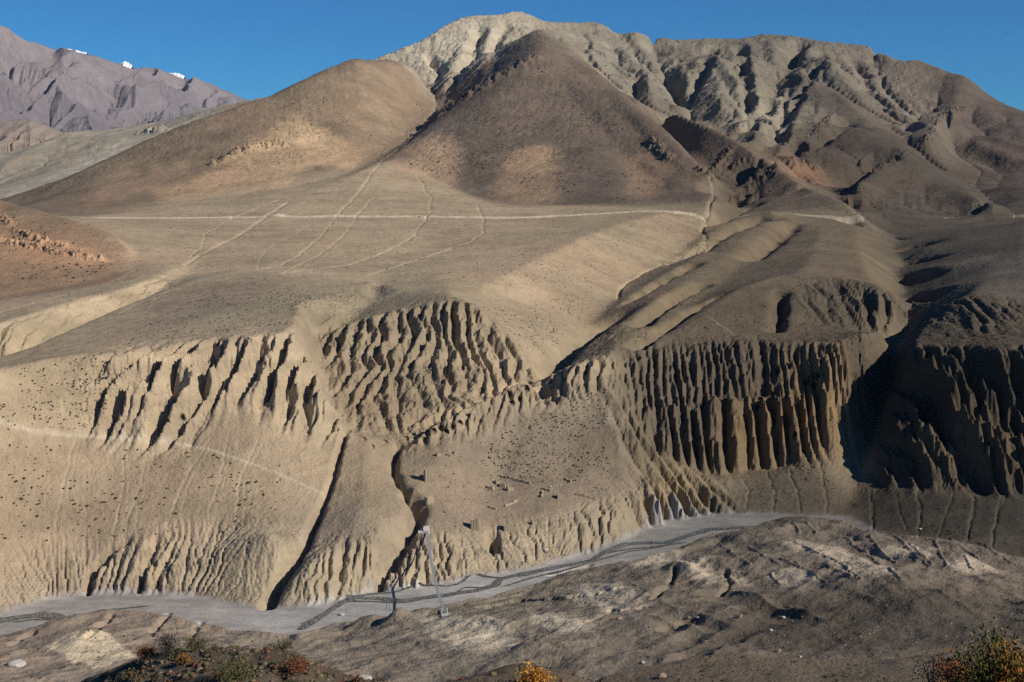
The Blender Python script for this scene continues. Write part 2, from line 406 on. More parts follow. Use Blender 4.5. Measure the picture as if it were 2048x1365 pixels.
Y2 = np.repeat(y2[:, None], W2, 1).astype(np.float32)
X2 = (a2[None] * Y2).astype(np.float32)
up = lambda m: zoom2(m, (H2, W2))
def sharp(n, p): return np.abs(n) ** p
wx = X2 + 5 * fbm(X2 / 30, Y2 / 30 + z2 / 20, 5, 3)
def ribs(s, t, lam, seed, p=0.75):
    """buttresses standing forward between narrow clefts"""
    return sharp(vnoise(s / lam, t / (lam * 14), seed), p) * 1.5 - 0.45
def ribs2(s, t, lam, seed, p=0.8):
    """evenly set buttresses of uneven strength, bent a little"""
    u = s / lam + 0.55 * vnoise(s / (1.7 * lam), t / (lam * 5), seed) + 0.25 * vnoise(s / (0.8 * lam), t / (lam * 2.2), seed + 5)
    k = 0.75 + 0.45 * vnoise(s / (1.3 * lam), t / (lam * 9), seed + 9)
    f_ = np.abs(2 * (u - np.floor(u)) - 1)
    f_ = .55 * f_ + .45 * np.abs(np.sin(np.pi * (u + .5))) ** p
    return (f_ - 0.5) * 1.15 * k
R = np.zeros_like(z2)
sl_ = wx - (.04 + .42 * np.clip((-138 - X2) / 55, 0, 1)) * (Y2 - 790)
R += up(leftblock) * (21 * ribs2(sl_, Y2, 11.5, 1, .9) + 9 * ribs2(sl_, Y2, 4.6, 2) + 3 * ribs2(X2, Y2, 2.4, 4))
R += up(leftface) * 3 * ribs(sl_, Y2, 18, 3)
cx = (810 - 1024) / F * 930
sc_ = (wx - cx) / (1 + np.clip((930 - Y2), 0, 200) / 210.0)
R += up(central) * (12.5 * ribs2(sc_, Y2, 6.6, 11, .9) + 5.5 * ribs2(sc_ + 0.12 * (Y2 - 850), Y2, 2.9, 12) + 2.5 * ribs2(sc_ - .4 * (Y2 - 850), Y2, 2.1, 14))
R += up(pinn) * (9 * ribs2(wx, Y2, 7, 21) + 4 * ribs2(wx, Y2, 3.4, 22))
tier = 1 / (1 + np.exp(np.clip(-(z2 + 147 + 6 * fbm(X2 / 14, Y2 / 200, 39, 2)) / 2.0, -30, 30)))
R += up(rightwall) * (1 - tier) * (17 * ribs2(X2 + 4, Y2 / 2, 8.5, 36, .6) + 4 * ribs2(X2, Y2, 4.1, 37) + 3)
R += up(rightwall) * .85 * (.25 + .75 * tier) * (10 * ribs(wx, Y2, 24, 31) + (10.5 + 9 * fbm(X2 / 19, Y2 / 300, 38, 2)) * ribs2(X2 + .3 * (wx - X2), Y2 / 2, 4.9, 32, .7) + 3.5 * ribs2(X2, Y2 / 3, 2.3, 33))
R += up(farwall) * (20 * ribs2(wx + .5 * (z2 + 130), Y2, 38, 41, .9) + 11 * ribs2(wx + .25 * (z2 + 130), Y2, 12, 42) + 6 * ribs2(X2, Y2, 4.6, 43) + 12 * fbm(X2 / 11, z2 / 16, 44, 3))
R += up(rivercliff) * (.15 + .75 * np.clip(.5 + 1.5 * fbm(X2 / 40, Y2 / 60, 59, 2), 0, 1)) * (4 * ribs(wx, Y2, 18, 51) + (.3 + .9 * np.clip(.5 + 1.2 * fbm(X2 / 22, Y2 / 22, 57, 2), 0, 1)) * (4.5 * ribs2(wx, Y2, 4.6, 52) + 2.8 * ribs2(X2, Y2, 2.1, 53)))
R += up(spurcliff) * (15 * ribs2(X2 + .5 * (Y2 - 790), Y2, 12, 56) + 6 * ribs2(wx, Y2, 4.6, 57))
fine = up(np.clip(leftblock + central + rightwall + farwall + pinn, 0, 1))
R += fine * 3.0 * fbm(X2 / 3.2, Y2 / 5 + z2 / 7, 93, 3, .6)
R += fine * 1.8 * ribs2(X2 - .3 * (Y2 - 800), Y2, 2.3, 91)
R += up(mounds) * (16 * ribs2(wx, Y2, 13, 61) + 6 * ribs2(wx, Y2, 5, 62))
R += up(mound2) * (6 * ribs(wx, Y2, 9, 64) + 2 * ribs(wx, Y2, 4, 65))
R += up(washwall) * (12 * ribs2(wx, Y2, 9, 66) + 5 * ribs2(X2, Y2, 4, 67))
R *= 1 + (.6 - .25 * up(leftblock)) * np.clip(fbm(X2 / 8, z2 / 10 + Y2 / 40, 95, 3, .6), -.8, .9)
# shift: the slope at (x, y) takes the height found R metres further back
rows = np.arange(H2, dtype=np.float32)[:, None] + np.log1p(R / Y2) / (DA * (NR - 1)) * (H2 - 1)
r0 = np.clip(rows.astype(int), 0, H2 - 2); fr_ = np.clip(rows - r0, 0, 1)
cc = np.arange(W2)[None]
z2 = z2[r0, cc] * (1 - fr_) + z2[r0 + 1, cc] * fr_
print('ribs', round(time.time() - T0, 1))

bad = np.clip(leftblock + central + rightwall + farwall + mounds + mound2 + spurcliff + pinn + 0.7 * rivercliff, 0, 1)
K4 = 0.0012 + 0.026 * bad + 0.016 * palemt * notcrest + 0.003 * leftface + 0.006 * washwall + 0.004 * farleft + 0.004 * (gul1 + gul2)
K4 += 0.005 * np.clip((steep - 0.2) / 0.25, 0, 1) * (D4 > 1000)
K4 *= (1 - bed4)
K4 += 0.006 * nearside * nearrim + 0.003 * nearside * (D4 > 330)
n0 = fbm(X2 / 55, Y2 / 55, 71, 5, 0.55)
amp4 = 0.35 + 2.0 * bad + 0.0009 * D4 * palemt + 0.0006 * D4 * np.clip(steep * 3, 0, 1) * (D4 > 1300) + 1.2 * nearside
amp4 *= (1 - bed4)
z2 = z2 + n0 * up(blur(amp4.astype(np.float32), 2, 1))
nf = fbm(np.log(Y2) * 260, X2 / Y2 * 260, 81, 4, 0.6)              # finer grain, scaled with distance
z2 = z2 + nf * Y2 * 0.0005 * up((0.4 + 2 * bad + 0.8 * palemt + (D4 > 1300) * np.clip(steep * 2, 0, 1) * .6) * (1 - bed4))
nb = up(nearside * (1 - bed4) * (D4 > 330))
z2 = z2 + nb * (2.4 * (fbm(X2 / 38, Y2 / 60, 301, 4, .55)) + 0.9 * (0.4 - ridge((X2 - .6 * Y2) / 16, (Y2 + .6 * X2) / 70, 305)))
u_ = (up(np.repeat(nr_d, h4, 0)) - Y2)
rib_ = up(blur(((PX4 > 1330) & (D4 > 485)).astype(np.float32) * (D4 < nr_d - 6), 4, 2))
ribn = ridge((X2 + .38 * Y2 + 5 * fbm(X2 / 30, Y2 / 30, 319, 2)) / 12, Y2 / 160, 318)
z2 = z2 + nb * rib_ * 1.7 * (.45 - ribn)
z2 = z2 + nb * 1.5 * np.clip(1 - u_ / 190, 0, 1) * (.4 - ridge(u_ / 15 + 1.2 * fbm(X2 / 40, Y2 / 40, 313, 3), X2 / 90, 315))
for px_, d_, r_, h_ in ((952,530,9,3.5),(1010,516,11,2.5),(735,573,6,5),(800,566,6,5),(850,575,5,3),(1398,605,13,5),(1300,560,13,3),(1560,672,14,3),(1612,500,9,3.5),(1500,600,12,2.5),(1690,560,16,3),(1480,440,14,3),(1300,440,12,2.5),(1100,470,12,3),(1820,540,16,3),(180,560,12,3)):
    z2 = z2 + h_ * np.exp(-((X2 - (px_ - 1024) / F * d_) ** 2 + (Y2 - d_) ** 2) / r_ ** 2) * (1 + .3 * fbm(X2 / 5, Y2 / 5, 317, 2))
z2 = z2 + nb * .9 * fbm(X2 / 7, Y2 / 9, 309, 3, .6)
z2, A2 = erode(z2, (Y2 * (2 * AM / (W2 - 1))).astype(np.float32), up(K4).astype(np.float32), 9, dif=0.03)
print('eroded', round(time.time() - T0, 1))

# ------------------------------------------------------------------ ground colour, painted from photo polygons (earth colours, with shade painted into some of them)
C4 = np.empty((h4, w4, 3), np.float32); C4[:] = (.345, .29, .205)
def paint(poly, d0, d1, c, soft=3, k=1.0, m=None):
    if m is None: m = area(poly, d0, d1, soft)
    m = (m * k)[..., None]
    C4[:] = C4 * (1 - m) + np.array(c, np.float32) * m
def patch(poly, d0, d1, c, k=1.0):
    """a patch of differently coloured soil with a ragged edge"""
    m = area(poly, d0, d1, 4)
    m = np.clip(m * 2.2 - .75 + .9 * fbm(PX4 / 22, PY4 / 15 + D4 / 900, 99, 4, .6) * (m > .02), 0, 1) * k
    paint(None, 0, 0, c, m=m.astype(np.float32))
ALLX = [(-300,-300),(2400,-300),(2400,1800),(-300,1800)]
paint(None, 0, 0, (.35,.285,.20), m=blur(((D4 < 775) & (PX4 < 800)).astype(np.float32), 3))
paint([(-300,200),(760,100),(900,200),(860,300),(760,330),(560,380),(160,440),(-300,440)], 2000, 3800, (.225,.175,.125), 3)            # left range
patch([(560,230),(640,240),(720,300),(740,325),(560,385),(330,415),(300,390),(480,300)], 2000, 3400, (.41,.3,.195))
patch([(-300,520),(0,470),(140,420),(230,330),(330,300),(420,330),(250,400),(100,440)], 2000, 3400, (.29,.215,.15))
patch([(600,330),(680,320),(700,345),(600,365),(570,360)], 2000, 3400, (.17,.14,.11))
patch([(330,290),(500,225),(560,240),(400,300),(200,390)], 2000, 3400, (.19,.15,.11))
patch([(580,245),(640,240),(690,290),(640,300),(560,290)], 2000, 3400, (.5,.37,.24))
patch([(660,160),(830,130),(860,220),(760,310),(700,290)], 2000, 3600, (.27,.205,.145), .8)
paint([(780,320),(870,180),(1085,50),(1190,130),(1430,330),(1430,400),(1240,412),(1050,420),(940,395)], 2050, 3700, (.19,.152,.12), 2)   # pyramid
patch([(775,325),(900,245),(935,320),(900,392),(840,360)], 2050, 3300, (.43,.32,.215))
patch([(1010,300),(1120,285),(1125,405),(1020,412),(985,380),(1000,330)], 2050, 3300, (.41,.29,.19), .9)
patch([(960,350),(1240,340),(1330,350),(1330,404),(1000,410)], 2050, 3300, (.27,.205,.145), .5)
patch([(1245,290),(1300,275),(1345,330),(1320,400),(1255,400)], 2050, 3300, (.38,.265,.18), .85)
patch([(1300,290),(1330,290),(1420,350),(1425,395),(1390,400)], 2050, 3300, (.3,.22,.155), .9)
patch([(1125,280),(1240,270),(1255,412),(1130,412)], 2050, 3300, (.16,.13,.105), .9)
patch([(1335,320),(1360,340),(1375,400),(1330,402)], 2050, 3300, (.15,.12,.1), .8)
patch([(930,230),(1000,160),(1005,300),(985,385),(930,380)], 2050, 3300, (.16,.128,.1), .9)
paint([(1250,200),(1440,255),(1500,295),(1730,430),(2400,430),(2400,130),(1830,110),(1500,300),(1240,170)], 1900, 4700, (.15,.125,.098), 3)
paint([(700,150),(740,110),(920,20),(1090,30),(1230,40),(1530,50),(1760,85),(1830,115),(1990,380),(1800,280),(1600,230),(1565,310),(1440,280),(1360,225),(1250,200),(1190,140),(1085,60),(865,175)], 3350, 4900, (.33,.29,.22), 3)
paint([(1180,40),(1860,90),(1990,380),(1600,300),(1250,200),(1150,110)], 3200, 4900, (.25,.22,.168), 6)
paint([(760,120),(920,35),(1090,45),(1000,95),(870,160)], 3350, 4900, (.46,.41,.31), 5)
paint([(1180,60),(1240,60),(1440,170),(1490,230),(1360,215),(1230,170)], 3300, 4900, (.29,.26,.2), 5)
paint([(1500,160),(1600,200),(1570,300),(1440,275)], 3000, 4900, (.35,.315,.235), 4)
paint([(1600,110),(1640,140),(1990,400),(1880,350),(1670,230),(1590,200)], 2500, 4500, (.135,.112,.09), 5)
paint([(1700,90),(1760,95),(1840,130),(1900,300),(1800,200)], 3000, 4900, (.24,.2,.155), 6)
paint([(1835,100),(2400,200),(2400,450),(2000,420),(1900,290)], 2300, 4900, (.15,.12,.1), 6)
paint([(1260,215),(1430,255),(1560,330),(1600,370),(1480,370),(1430,350)], 2000, 3400, (.21,.165,.125), 4)
paint([(1440,350),(1550,333),(1640,390),(1730,425),(1500,420),(1425,440)], 1900, 3000, (.2,.162,.122), 5)
paint([(1500,290),(1560,290),(1660,370),(1620,370)], 2200, 3200, (.33,.23,.15), 4, .8)
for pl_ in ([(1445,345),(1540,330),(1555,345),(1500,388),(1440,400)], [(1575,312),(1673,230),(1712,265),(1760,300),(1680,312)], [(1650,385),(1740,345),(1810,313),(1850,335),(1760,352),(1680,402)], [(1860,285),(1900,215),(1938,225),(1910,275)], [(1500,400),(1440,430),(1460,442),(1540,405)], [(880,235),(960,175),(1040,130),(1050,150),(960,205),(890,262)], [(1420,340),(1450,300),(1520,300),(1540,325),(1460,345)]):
    paint(pl_, 2000, 4300, (.085,.07,.06), 4, .75)  # dark soil together with the shade of these slopes, put into the colour
paint([(1570,335),(1600,325),(1650,350),(1640,365),(1590,350)], 2200, 3200, (.36,.22,.15), 2, .8)
# plateaus: paler left part, darker to the right
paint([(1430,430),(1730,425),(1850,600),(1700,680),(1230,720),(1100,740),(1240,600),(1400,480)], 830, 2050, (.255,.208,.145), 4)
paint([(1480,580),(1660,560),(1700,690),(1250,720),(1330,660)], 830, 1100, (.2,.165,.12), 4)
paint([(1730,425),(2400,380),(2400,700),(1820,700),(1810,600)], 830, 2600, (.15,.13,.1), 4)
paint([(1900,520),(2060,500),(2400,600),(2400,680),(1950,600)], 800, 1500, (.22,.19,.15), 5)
paint([(160,438),(760,325),(950,412),(1420,410),(1430,470),(1240,600),(1100,640),(900,585),(700,560),(480,540),(350,560),(0,680),(-200,640),(260,560)], 950, 2800, (.40,.325,.225), 6)
paint([(250,610),(480,545),(600,560),(420,640),(230,690)], 780, 1170, (.27,.22,.165), 6)
paint([(-300,330),(0,400),(160,440),(270,500),(262,560),(0,600),(-300,640)], 1100, 1700, (.31,.215,.145), 4)
patch([(0,450),(170,490),(240,525),(100,540),(0,520)], 1100, 1700, (.42,.275,.175))
patch([(0,400),(140,435),(200,470),(60,450),(0,430)], 1100, 1700, (.22,.17,.12), .8)
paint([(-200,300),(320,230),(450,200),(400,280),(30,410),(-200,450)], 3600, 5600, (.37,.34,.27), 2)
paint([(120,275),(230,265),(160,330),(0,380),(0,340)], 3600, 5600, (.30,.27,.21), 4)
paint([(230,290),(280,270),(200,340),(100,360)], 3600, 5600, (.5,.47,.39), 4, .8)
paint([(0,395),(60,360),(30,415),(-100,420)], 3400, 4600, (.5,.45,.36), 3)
# cliffs
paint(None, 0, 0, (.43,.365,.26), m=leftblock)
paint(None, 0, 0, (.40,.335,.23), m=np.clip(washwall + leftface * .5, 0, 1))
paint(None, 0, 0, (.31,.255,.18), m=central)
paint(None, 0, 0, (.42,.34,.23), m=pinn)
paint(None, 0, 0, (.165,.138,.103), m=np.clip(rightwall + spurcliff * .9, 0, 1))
paint([(1440,880),(1540,830),(1700,800),(1700,910),(1560,955),(1450,945)], 790, 880, (.5,.35,.18), 4, .85)
paint([(1600,690),(1700,680),(1690,800),(1650,830)], 790, 900, (.5,.36,.2), 4, .8)
paint([(1300,900),(1430,960),(1430,1030),(1290,1060)], 740, 860, (.42,.33,.2), 4, .8)
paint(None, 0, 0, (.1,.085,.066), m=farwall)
paint([(1820,880),(2030,850),(2030,990),(1830,985)], 690, 800, (.3,.225,.13), 4, .6)
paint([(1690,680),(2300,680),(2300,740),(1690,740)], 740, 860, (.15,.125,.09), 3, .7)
paint(None, 0, 0, (.15,.13,.1), m=np.clip(mounds, 0, 1))
paint([(1480,940),(1640,900),(1700,1040),(1440,1035)], 740, 840, (.185,.16,.122), 4)
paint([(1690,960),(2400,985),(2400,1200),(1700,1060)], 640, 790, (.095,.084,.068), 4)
paint([(820,890),(1000,830),(1225,770),(1250,990),(1180,1035),(1060,1060),(850,1085),(800,1050),(850,980)], 680, 840, (.27,.222,.168), 4)
paint([(1000,850),(1210,775),(1230,960),(1050,960)], 700, 840, (.245,.2,.155), 6)
paint(None, 0, 0, (.39,.335,.245), m=rivercliff * np.clip((1330 - PX4) / 100, .3, 1))
paint([(560,1010),(760,1010),(780,1100),(580,1090)], 640, 730, (.31,.26,.2), 3)
# grey foot of the banks, gravel of the bed
ffz = D4 - ff_d
paint(None, 0, 0, (.31,.295,.275), m=np.clip(1 - np.abs(ffz - 2 - 3 * fbm(PX4 / 40, PY4 / 8, 95, 3)) / 3, 0, 1) * .45)
paint(None, 0, 0, (.36,.355,.35), m=bed4)
gb = np.clip(.5 + 1.3 * fbm(PX4 / 60 + 3, PY4 / 5, 97, 3), 0, 1)
paint(None, 0, 0, (.42,.41,.395), m=(bed4 * gb * .6).astype(np.float32))
paint(None, 0, 0, (.2,.19,.175), m=(bed4 * np.clip(fbm(PX4 / 45 + 9, PY4 / 4, 98, 3) * 2, 0, .35)).astype(np.float32))
# near terrace
nearcol = nearside * (1 - bed4)
lefty = np.clip((900 - PX4) / 500, 0, 1)
C4[:] = C4 * (1 - nearcol[..., None]) + nearcol[..., None] * (np.array([.235,.203,.163])[None, None] + lefty[..., None] * np.array([.05,.035,.03]))
for c_, r_ in (((1290,1105),(90,30)), ((1210,1190),(70,25)), ((1640,1095),(60,22)), ((1720,1140),(60,30)), ((1960,1130),(60,14)), ((1800,1100),(70,15)), ((1580,1150),(50,15)), ((1400,1140),(40,22)), ((1480,1150),(25,14)), ((940,1265),(85,32)), ((1120,1240),(60,20))):
    q = ((PX4 - c_[0] - (PY4 - c_[1]) * 1.2) / r_[0]) ** 2 + ((PY4 - c_[1]) / r_[1]) ** 2
    q += 0.7 * fbm(PX4 / 14, PY4 / 5, 91, 3) + .9 * (ridge((X4 + .38 * D4) / 12, D4 / 160, 318) - .35) * (PX4 > 1330)
    paint(None, 0, 0, (.56,.49,.385), m=(np.clip(1.3 - q, 0, 1) ** .6 * nearcol * (D4 > 380) * .95).astype(np.float32))
paint([(1500,1180),(2300,1180),(2300,1320),(1400,1310)], 380, 600, (.12,.105,.083), 8, .9)  # lower right flat: shade falling over it is painted in as darker soil
paint(ALLX, 100, 345, (.215,.172,.125), 3)
paint([(90,1290),(140,1272),(215,1270),(270,1308),(190,1335),(150,1320)], 470, 620, (.55,.48,.35), 0)

# ------------------------------------------------------------------ full lattice, tracks and small channels, then rows chosen where the picture needs them
af, yf_ = bary(NR, NA)
Z = zoom2(z2, (NR, NA))
Yf = np.repeat(yf_.astype(np.float32)[:, None], NA, 1)
Xf = (af[None] * yf_[:, None]).astype(np.float32)
def upf(m): return zoom2(m, (NR, NA))
rough = upf(np.clip(0.25 + .7 * nearside + 1.1 * bad + 0.9 * palemt + 0.5 * (steep > .3), 0, 1.5) * (1 - 0.93 * bed4))
Z += rough * fbm(np.log(Yf) * 900, Xf / Yf * 900, 131, 3, 0.6) * Yf * 0.00055
PXf = (af * F + 1024).astype(np.float32)
CH = np.zeros((NR, NA), np.float32)            # pale channel / path strength
ROAD = np.zeros((NR, NA), np.float32)
def stripe(dst, pts, wpx, z=None, depth=0.0, k=1.0, jit=1.0):
    """pts: photo points (px, py, distance or None for 'where that pixel meets the ground'); works on rows near the line"""
    xs = np.array([p[0] for p in pts], float); ys = np.array([p[1] for p in pts], float); ds = [p[2] if len(p) > 2 else None for p in pts]
    for i in range(len(xs) - 1):
        n = int(max(abs(xs[i + 1] - xs[i]), abs(ys[i + 1] - ys[i])) / 0.8) + 2
        for t in np.linspace(0, 1, n):
            px = xs[i] + (xs[i + 1] - xs[i]) * t; py = ys[i] + (ys[i + 1] - ys[i]) * t
            px += jit * 3 * vnoise(np.array([py / 9.0]), np.array([px / 9.0]), 7)[0]
            r = ground_row(px, py)
            if r is None: continue
            c = (px - 1024) / F; c = (c + AM) / (2 * AM) * (NA - 1)
            rr = int(max(2, wpx)); R_ = np.arange(-rr * 2, rr * 2 + 1)
            ci = int(round(c)); ri = int(round(r))
            a_, b_ = max(ri - 2 * rr, 0), min(ri + 2 * rr + 1, NR); p_, q_ = max(ci - 2 * rr, 0), min(ci + 2 * rr + 1, NA)
            if b_ <= a_ or q_ <= p_: continue
            gr, gc = np.ogrid[a_:b_, p_:q_]
            g = np.exp(-(((gr - r) ** 2 + (gc - c) ** 2) / (0.5 * wpx) ** 2)) * k
            np.maximum(dst[a_:b_, p_:q_], g, out=dst[a_:b_, p_:q_])
PYrun = None
def ground_row(px, py):
    c = int(round(((px - 1024) / F + AM) / (2 * AM) * (NA - 1)))
    if c < 0 or c >= NA: return None
    r = np.searchsorted(-PYrun[:, c], -py)
    return None if r >= NR else r
PYrun = np.minimum.accumulate(HOR - F * Z / Yf, axis=0)
# dry channels on the fans
stripe(CH, [(770,318),(740,350),(720,385),(690,415),(670,440),(640,475),(600,510),(560,532),(508,542)], 2.5)
stripe(CH, [(750,395),(720,425),(690,470),(640,510),(570,545)], 2.5, k=.8)
stripe(CH, [(835,350),(862,395),(862,425),(845,450),(820,480),(770,505),(700,530),(560,548)], 2.5)
stripe(CH, [(955,410),(968,440),(965,468),(940,485),(880,505),(820,525),(740,550)], 2.5)
stripe(CH, [(575,405),(545,425),(515,445),(490,465),(440,490),(400,510),(370,530)], 4)
stripe(CH, [(560,400),(470,435),(410,470),(405,495),(380,515)], 2.2, k=.8)
stripe(CH, [(640,440),(580,475),(530,500),(515,540)], 2, k=.6)
stripe(CH, [(350,545),(320,560),(200,598),(60,635),(0,655)], 2, k=.6)
stripe(CH, [(270,540),(250,555),(130,590),(0,625)], 3, k=.7)
for pts in ([(870,180),(872,214),(850,245),(820,280),(775,318)], [(1422,352),(1425,395),(1415,430),(1405,462),(1415,475),(1370,505),(1340,520),(1290,545),(1262,560),(1240,575),(1237,598)]):
    stripe(CH, pts, 3.2)
for q in range(9): stripe(CH, [(214+9*q,276),(188+9*q,292),(120+10*q,330)], 2.0, k=.6) if q < 6 else None
for q in range(14): stripe(CH, [(1290+7*q,470+3*q),(1262+5*q,520+2*q),(1240+2*q,556)], 1.1, k=.25)
for q in range(12): stripe(CH, [(1040+14*q,560),(1075+10*q,620),(1095+6*q,690)], 1.2, k=.25)
stripe(CH, [(1548,291),(1530,260),(1540,230)], 3, k=.7); stripe(CH, [(1458,272),(1490,250),(1500,210)], 3, k=.7)
stripe(CH, [(1940,330),(1962,342),(1948,370),(1985,410)], 2.5, k=.8)
for pts in ([(690,860),(685,900),(660,960),(640,1020),(605,1100),(560,1165),(528,1215)], [(782,912),(782,940),(800,970),(830,1010),(835,1030)]):
    stripe(CH, pts, 4, k=.6)
for x0, x1, x2 in ((150,130,110),(245,250,230),(300,285,250),(420,370,330),(455,440,410),(515,480,470)):
    stripe(CH, [(x0,880),(x1,960),(x2,1060)], 1.8, k=.7); stripe(CH, [(x0+9,890),(x1+11,960),(x2+16,1070)], 1.2, k=.45)
for x0 in (1480,1530,1575): stripe(CH, [(x0,930),(x0+18,980),(x0+10,1015)], 1.5, k=-.0+.3)
for pts in ([(1740,1000),(1745,1060)], [(1835,970),(1838,1060)], [(1945,990),(1935,1080)], [(2010,960),(1980,1090)]): stripe(CH, pts, 2.5, k=.5)
PATH = np.zeros((NR, NA), np.float32)
CH *= .72
stripe(PATH, [(-60,835),(0,845),(60,862),(150,873),(250,878),(330,885),(420,900),(480,920),(560,950),(640,985),(668,988)], 2.2, jit=.3)
stripe(PATH, [(1422,352),(1425,395),(1415,430),(1405,462),(1415,478),(1370,505),(1335,525),(1290,545),(1262,560),(1240,577),(1237,598)], 2.6, k=.75)
stripe(PATH, [(1415,632),(1440,650),(1470,672)], 2, k=.7)
stripe(PATH, [(1700,432),(1680,455),(1620,500),(1560,530),(1500,545)], 1.6, k=.6)
stripe(PATH, [(280,640),(310,600),(345,575)], 2, k=.6)
def road(pts, half=7, k=1.0):
    global Z
    px = np.array([p[0] for p in pts], float); d = np.array([p[2] for p in pts], float)
    cs = np.where((PXf >= px[0]) & (PXf <= px[-1]))[0]
    dd = np.interp(PXf[cs], px, d) + 6 * fbm(PXf[cs] / 60, PXf[cs] * 0, 3, 3)
    rr = np.log(dd / Y0) / DA
    for c, r in zip(cs, rr):
        a_ = int(r) - half * 2; g_ = np.arange(a_, a_ + 4 * half)
        u_ = (g_ - r) / half
        ROAD[g_, c] = np.maximum(ROAD[g_, c], (np.abs(u_) < 1) * k)
        Z[g_, c] += 1.6 * np.clip(u_ + 1, 0, 1) * np.clip((2 - u_) / 1.5, 0, 1)
road(TRACK)
def onground(pts):
    out = []
    for px, py in pts:
        r = ground_row(px, py); out.append((px, py, Y0 * math.exp(DA * r)))
    return out
road([(1440,0,1950),(1500,0,1965),(1600,0,1975),(1690,0,1985),(1728,0,1990)], 8)
road(onground([(2025,432),(2060,434)]), 6, .8); road(onground([(1885,437),(1920,436)]), 5, .7)
WALLS = np.zeros((NR, NA), np.float32); NG = np.zeros((NR, NA), np.float32)
for pts in ([(1585,1045),(1600,1070)], [(1612,1046),(1634,1066)], [(1500,1096),(1560,1130)], [(1592,1086),(1680,1126),(1722,1160)], [(1560,1118),(1640,1150)], [(1655,1132),(1700,1152)], [(1738,1072),(1770,1112),(1792,1128)], [(1788,1070),(1830,1108),(1856,1134)], [(1822,1090),(1866,1132)], [(1900,1078),(1960,1122)], [(1928,1112),(1948,1142)], [(1870,1082),(1884,1112),(1892,1132)], [(1540,1148),(1562,1172)], [(1780,1136),(1800,1160)], [(1962,1088),(2030,1132)], [(1440,1090),(1500,1130)], [(1592,1126),(1650,1166)], [(1690,1075),(1760,1130)]):
    stripe(WALLS, pts, 2.4, jit=1.2)
for pts in ([(1352,1128),(1345,1160),(1308,1196)], [(1448,1142),(1462,1165),(1442,1192)], [(1100,1150),(1180,1130)], [(960,1215),(1010,1205),(1180,1190),(1260,1170)], [(1180,1242),(1220,1222),(1290,1215)], [(1320,1262),(1400,1235)], [(345,1100),(330,1130),(310,1170)], [(330,1075),(312,1095),(290,1140),(275,1180)], [(255,1080),(215,1105),(180,1140),(175,1190)], [(225,1230),(190,1260),(172,1268)], [(335,1228),(300,1270)], [(400,1245),(372,1290)], [(70,1262),(20,1290)]):
    stripe(NG, pts, 5.0)
CUT = np.zeros((NR, NA), np.float32)
stripe(CUT, [(692,855),(686,880),(680,905)], 5, k=.55)
stripe(CUT, [(680,905),(668,945),(658,985),(640,1020)], 6, k=.5)
stripe(CUT, [(640,1020),(612,1090),(590,1120)], 8, k=.7)
stripe(CUT, [(590,1120),(562,1160),(545,1195),(532,1216)], 11, k=1.0)
stripe(CUT, [(800,892),(786,915),(784,940),(800,968),(822,995)], 7, k=.6)
stripe(CUT, [(822,995),(838,1015),(828,1040),(808,1062)], 13, k=.9)
stripe(CUT, [(808,1062),(790,1095),(776,1120)], 16, k=1.15)
stripe(CUT, [(776,1120),(764,1150),(754,1176)], 9, k=.9)
for pts in ([(1740,985),(1748,1020),(1742,1066)], [(1835,985),(1842,1020),(1838,1075)], [(1948,990),(1945,1030),(1932,1085)], [(2015,985),(1995,1030),(1982,1095)], [(1480,950),(1498,985),(1490,1020)], [(1535,945),(1550,985),(1545,1025)], [(1578,940),(1596,985),(1600,1025)], [(1640,925),(1650,975),(1655,1025)], [(1790,990),(1812,1060)], [(1905,990),(1875,1075)]):
    stripe(CUT, pts, 2.4, k=.045, jit=.9)
stripe(CUT, [(1422,352),(1425,395),(1415,430),(1405,462),(1415,478),(1370,505),(1335,525),(1290,545),(1262,560),(1240,577),(1237,598)], 3.4, k=.35)
stripe(CUT, [(984,1078),(986,1100)], 10, k=.7)
stripe(CUT, [(215,1110),(190,1135),(176,1175)], 7, k=.45); stripe(CUT, [(312,1080),(292,1120),(278,1165)], 7, k=.45)
Z -= CUT * 11.0
CUT2 = np.zeros((NR, NA), np.float32)
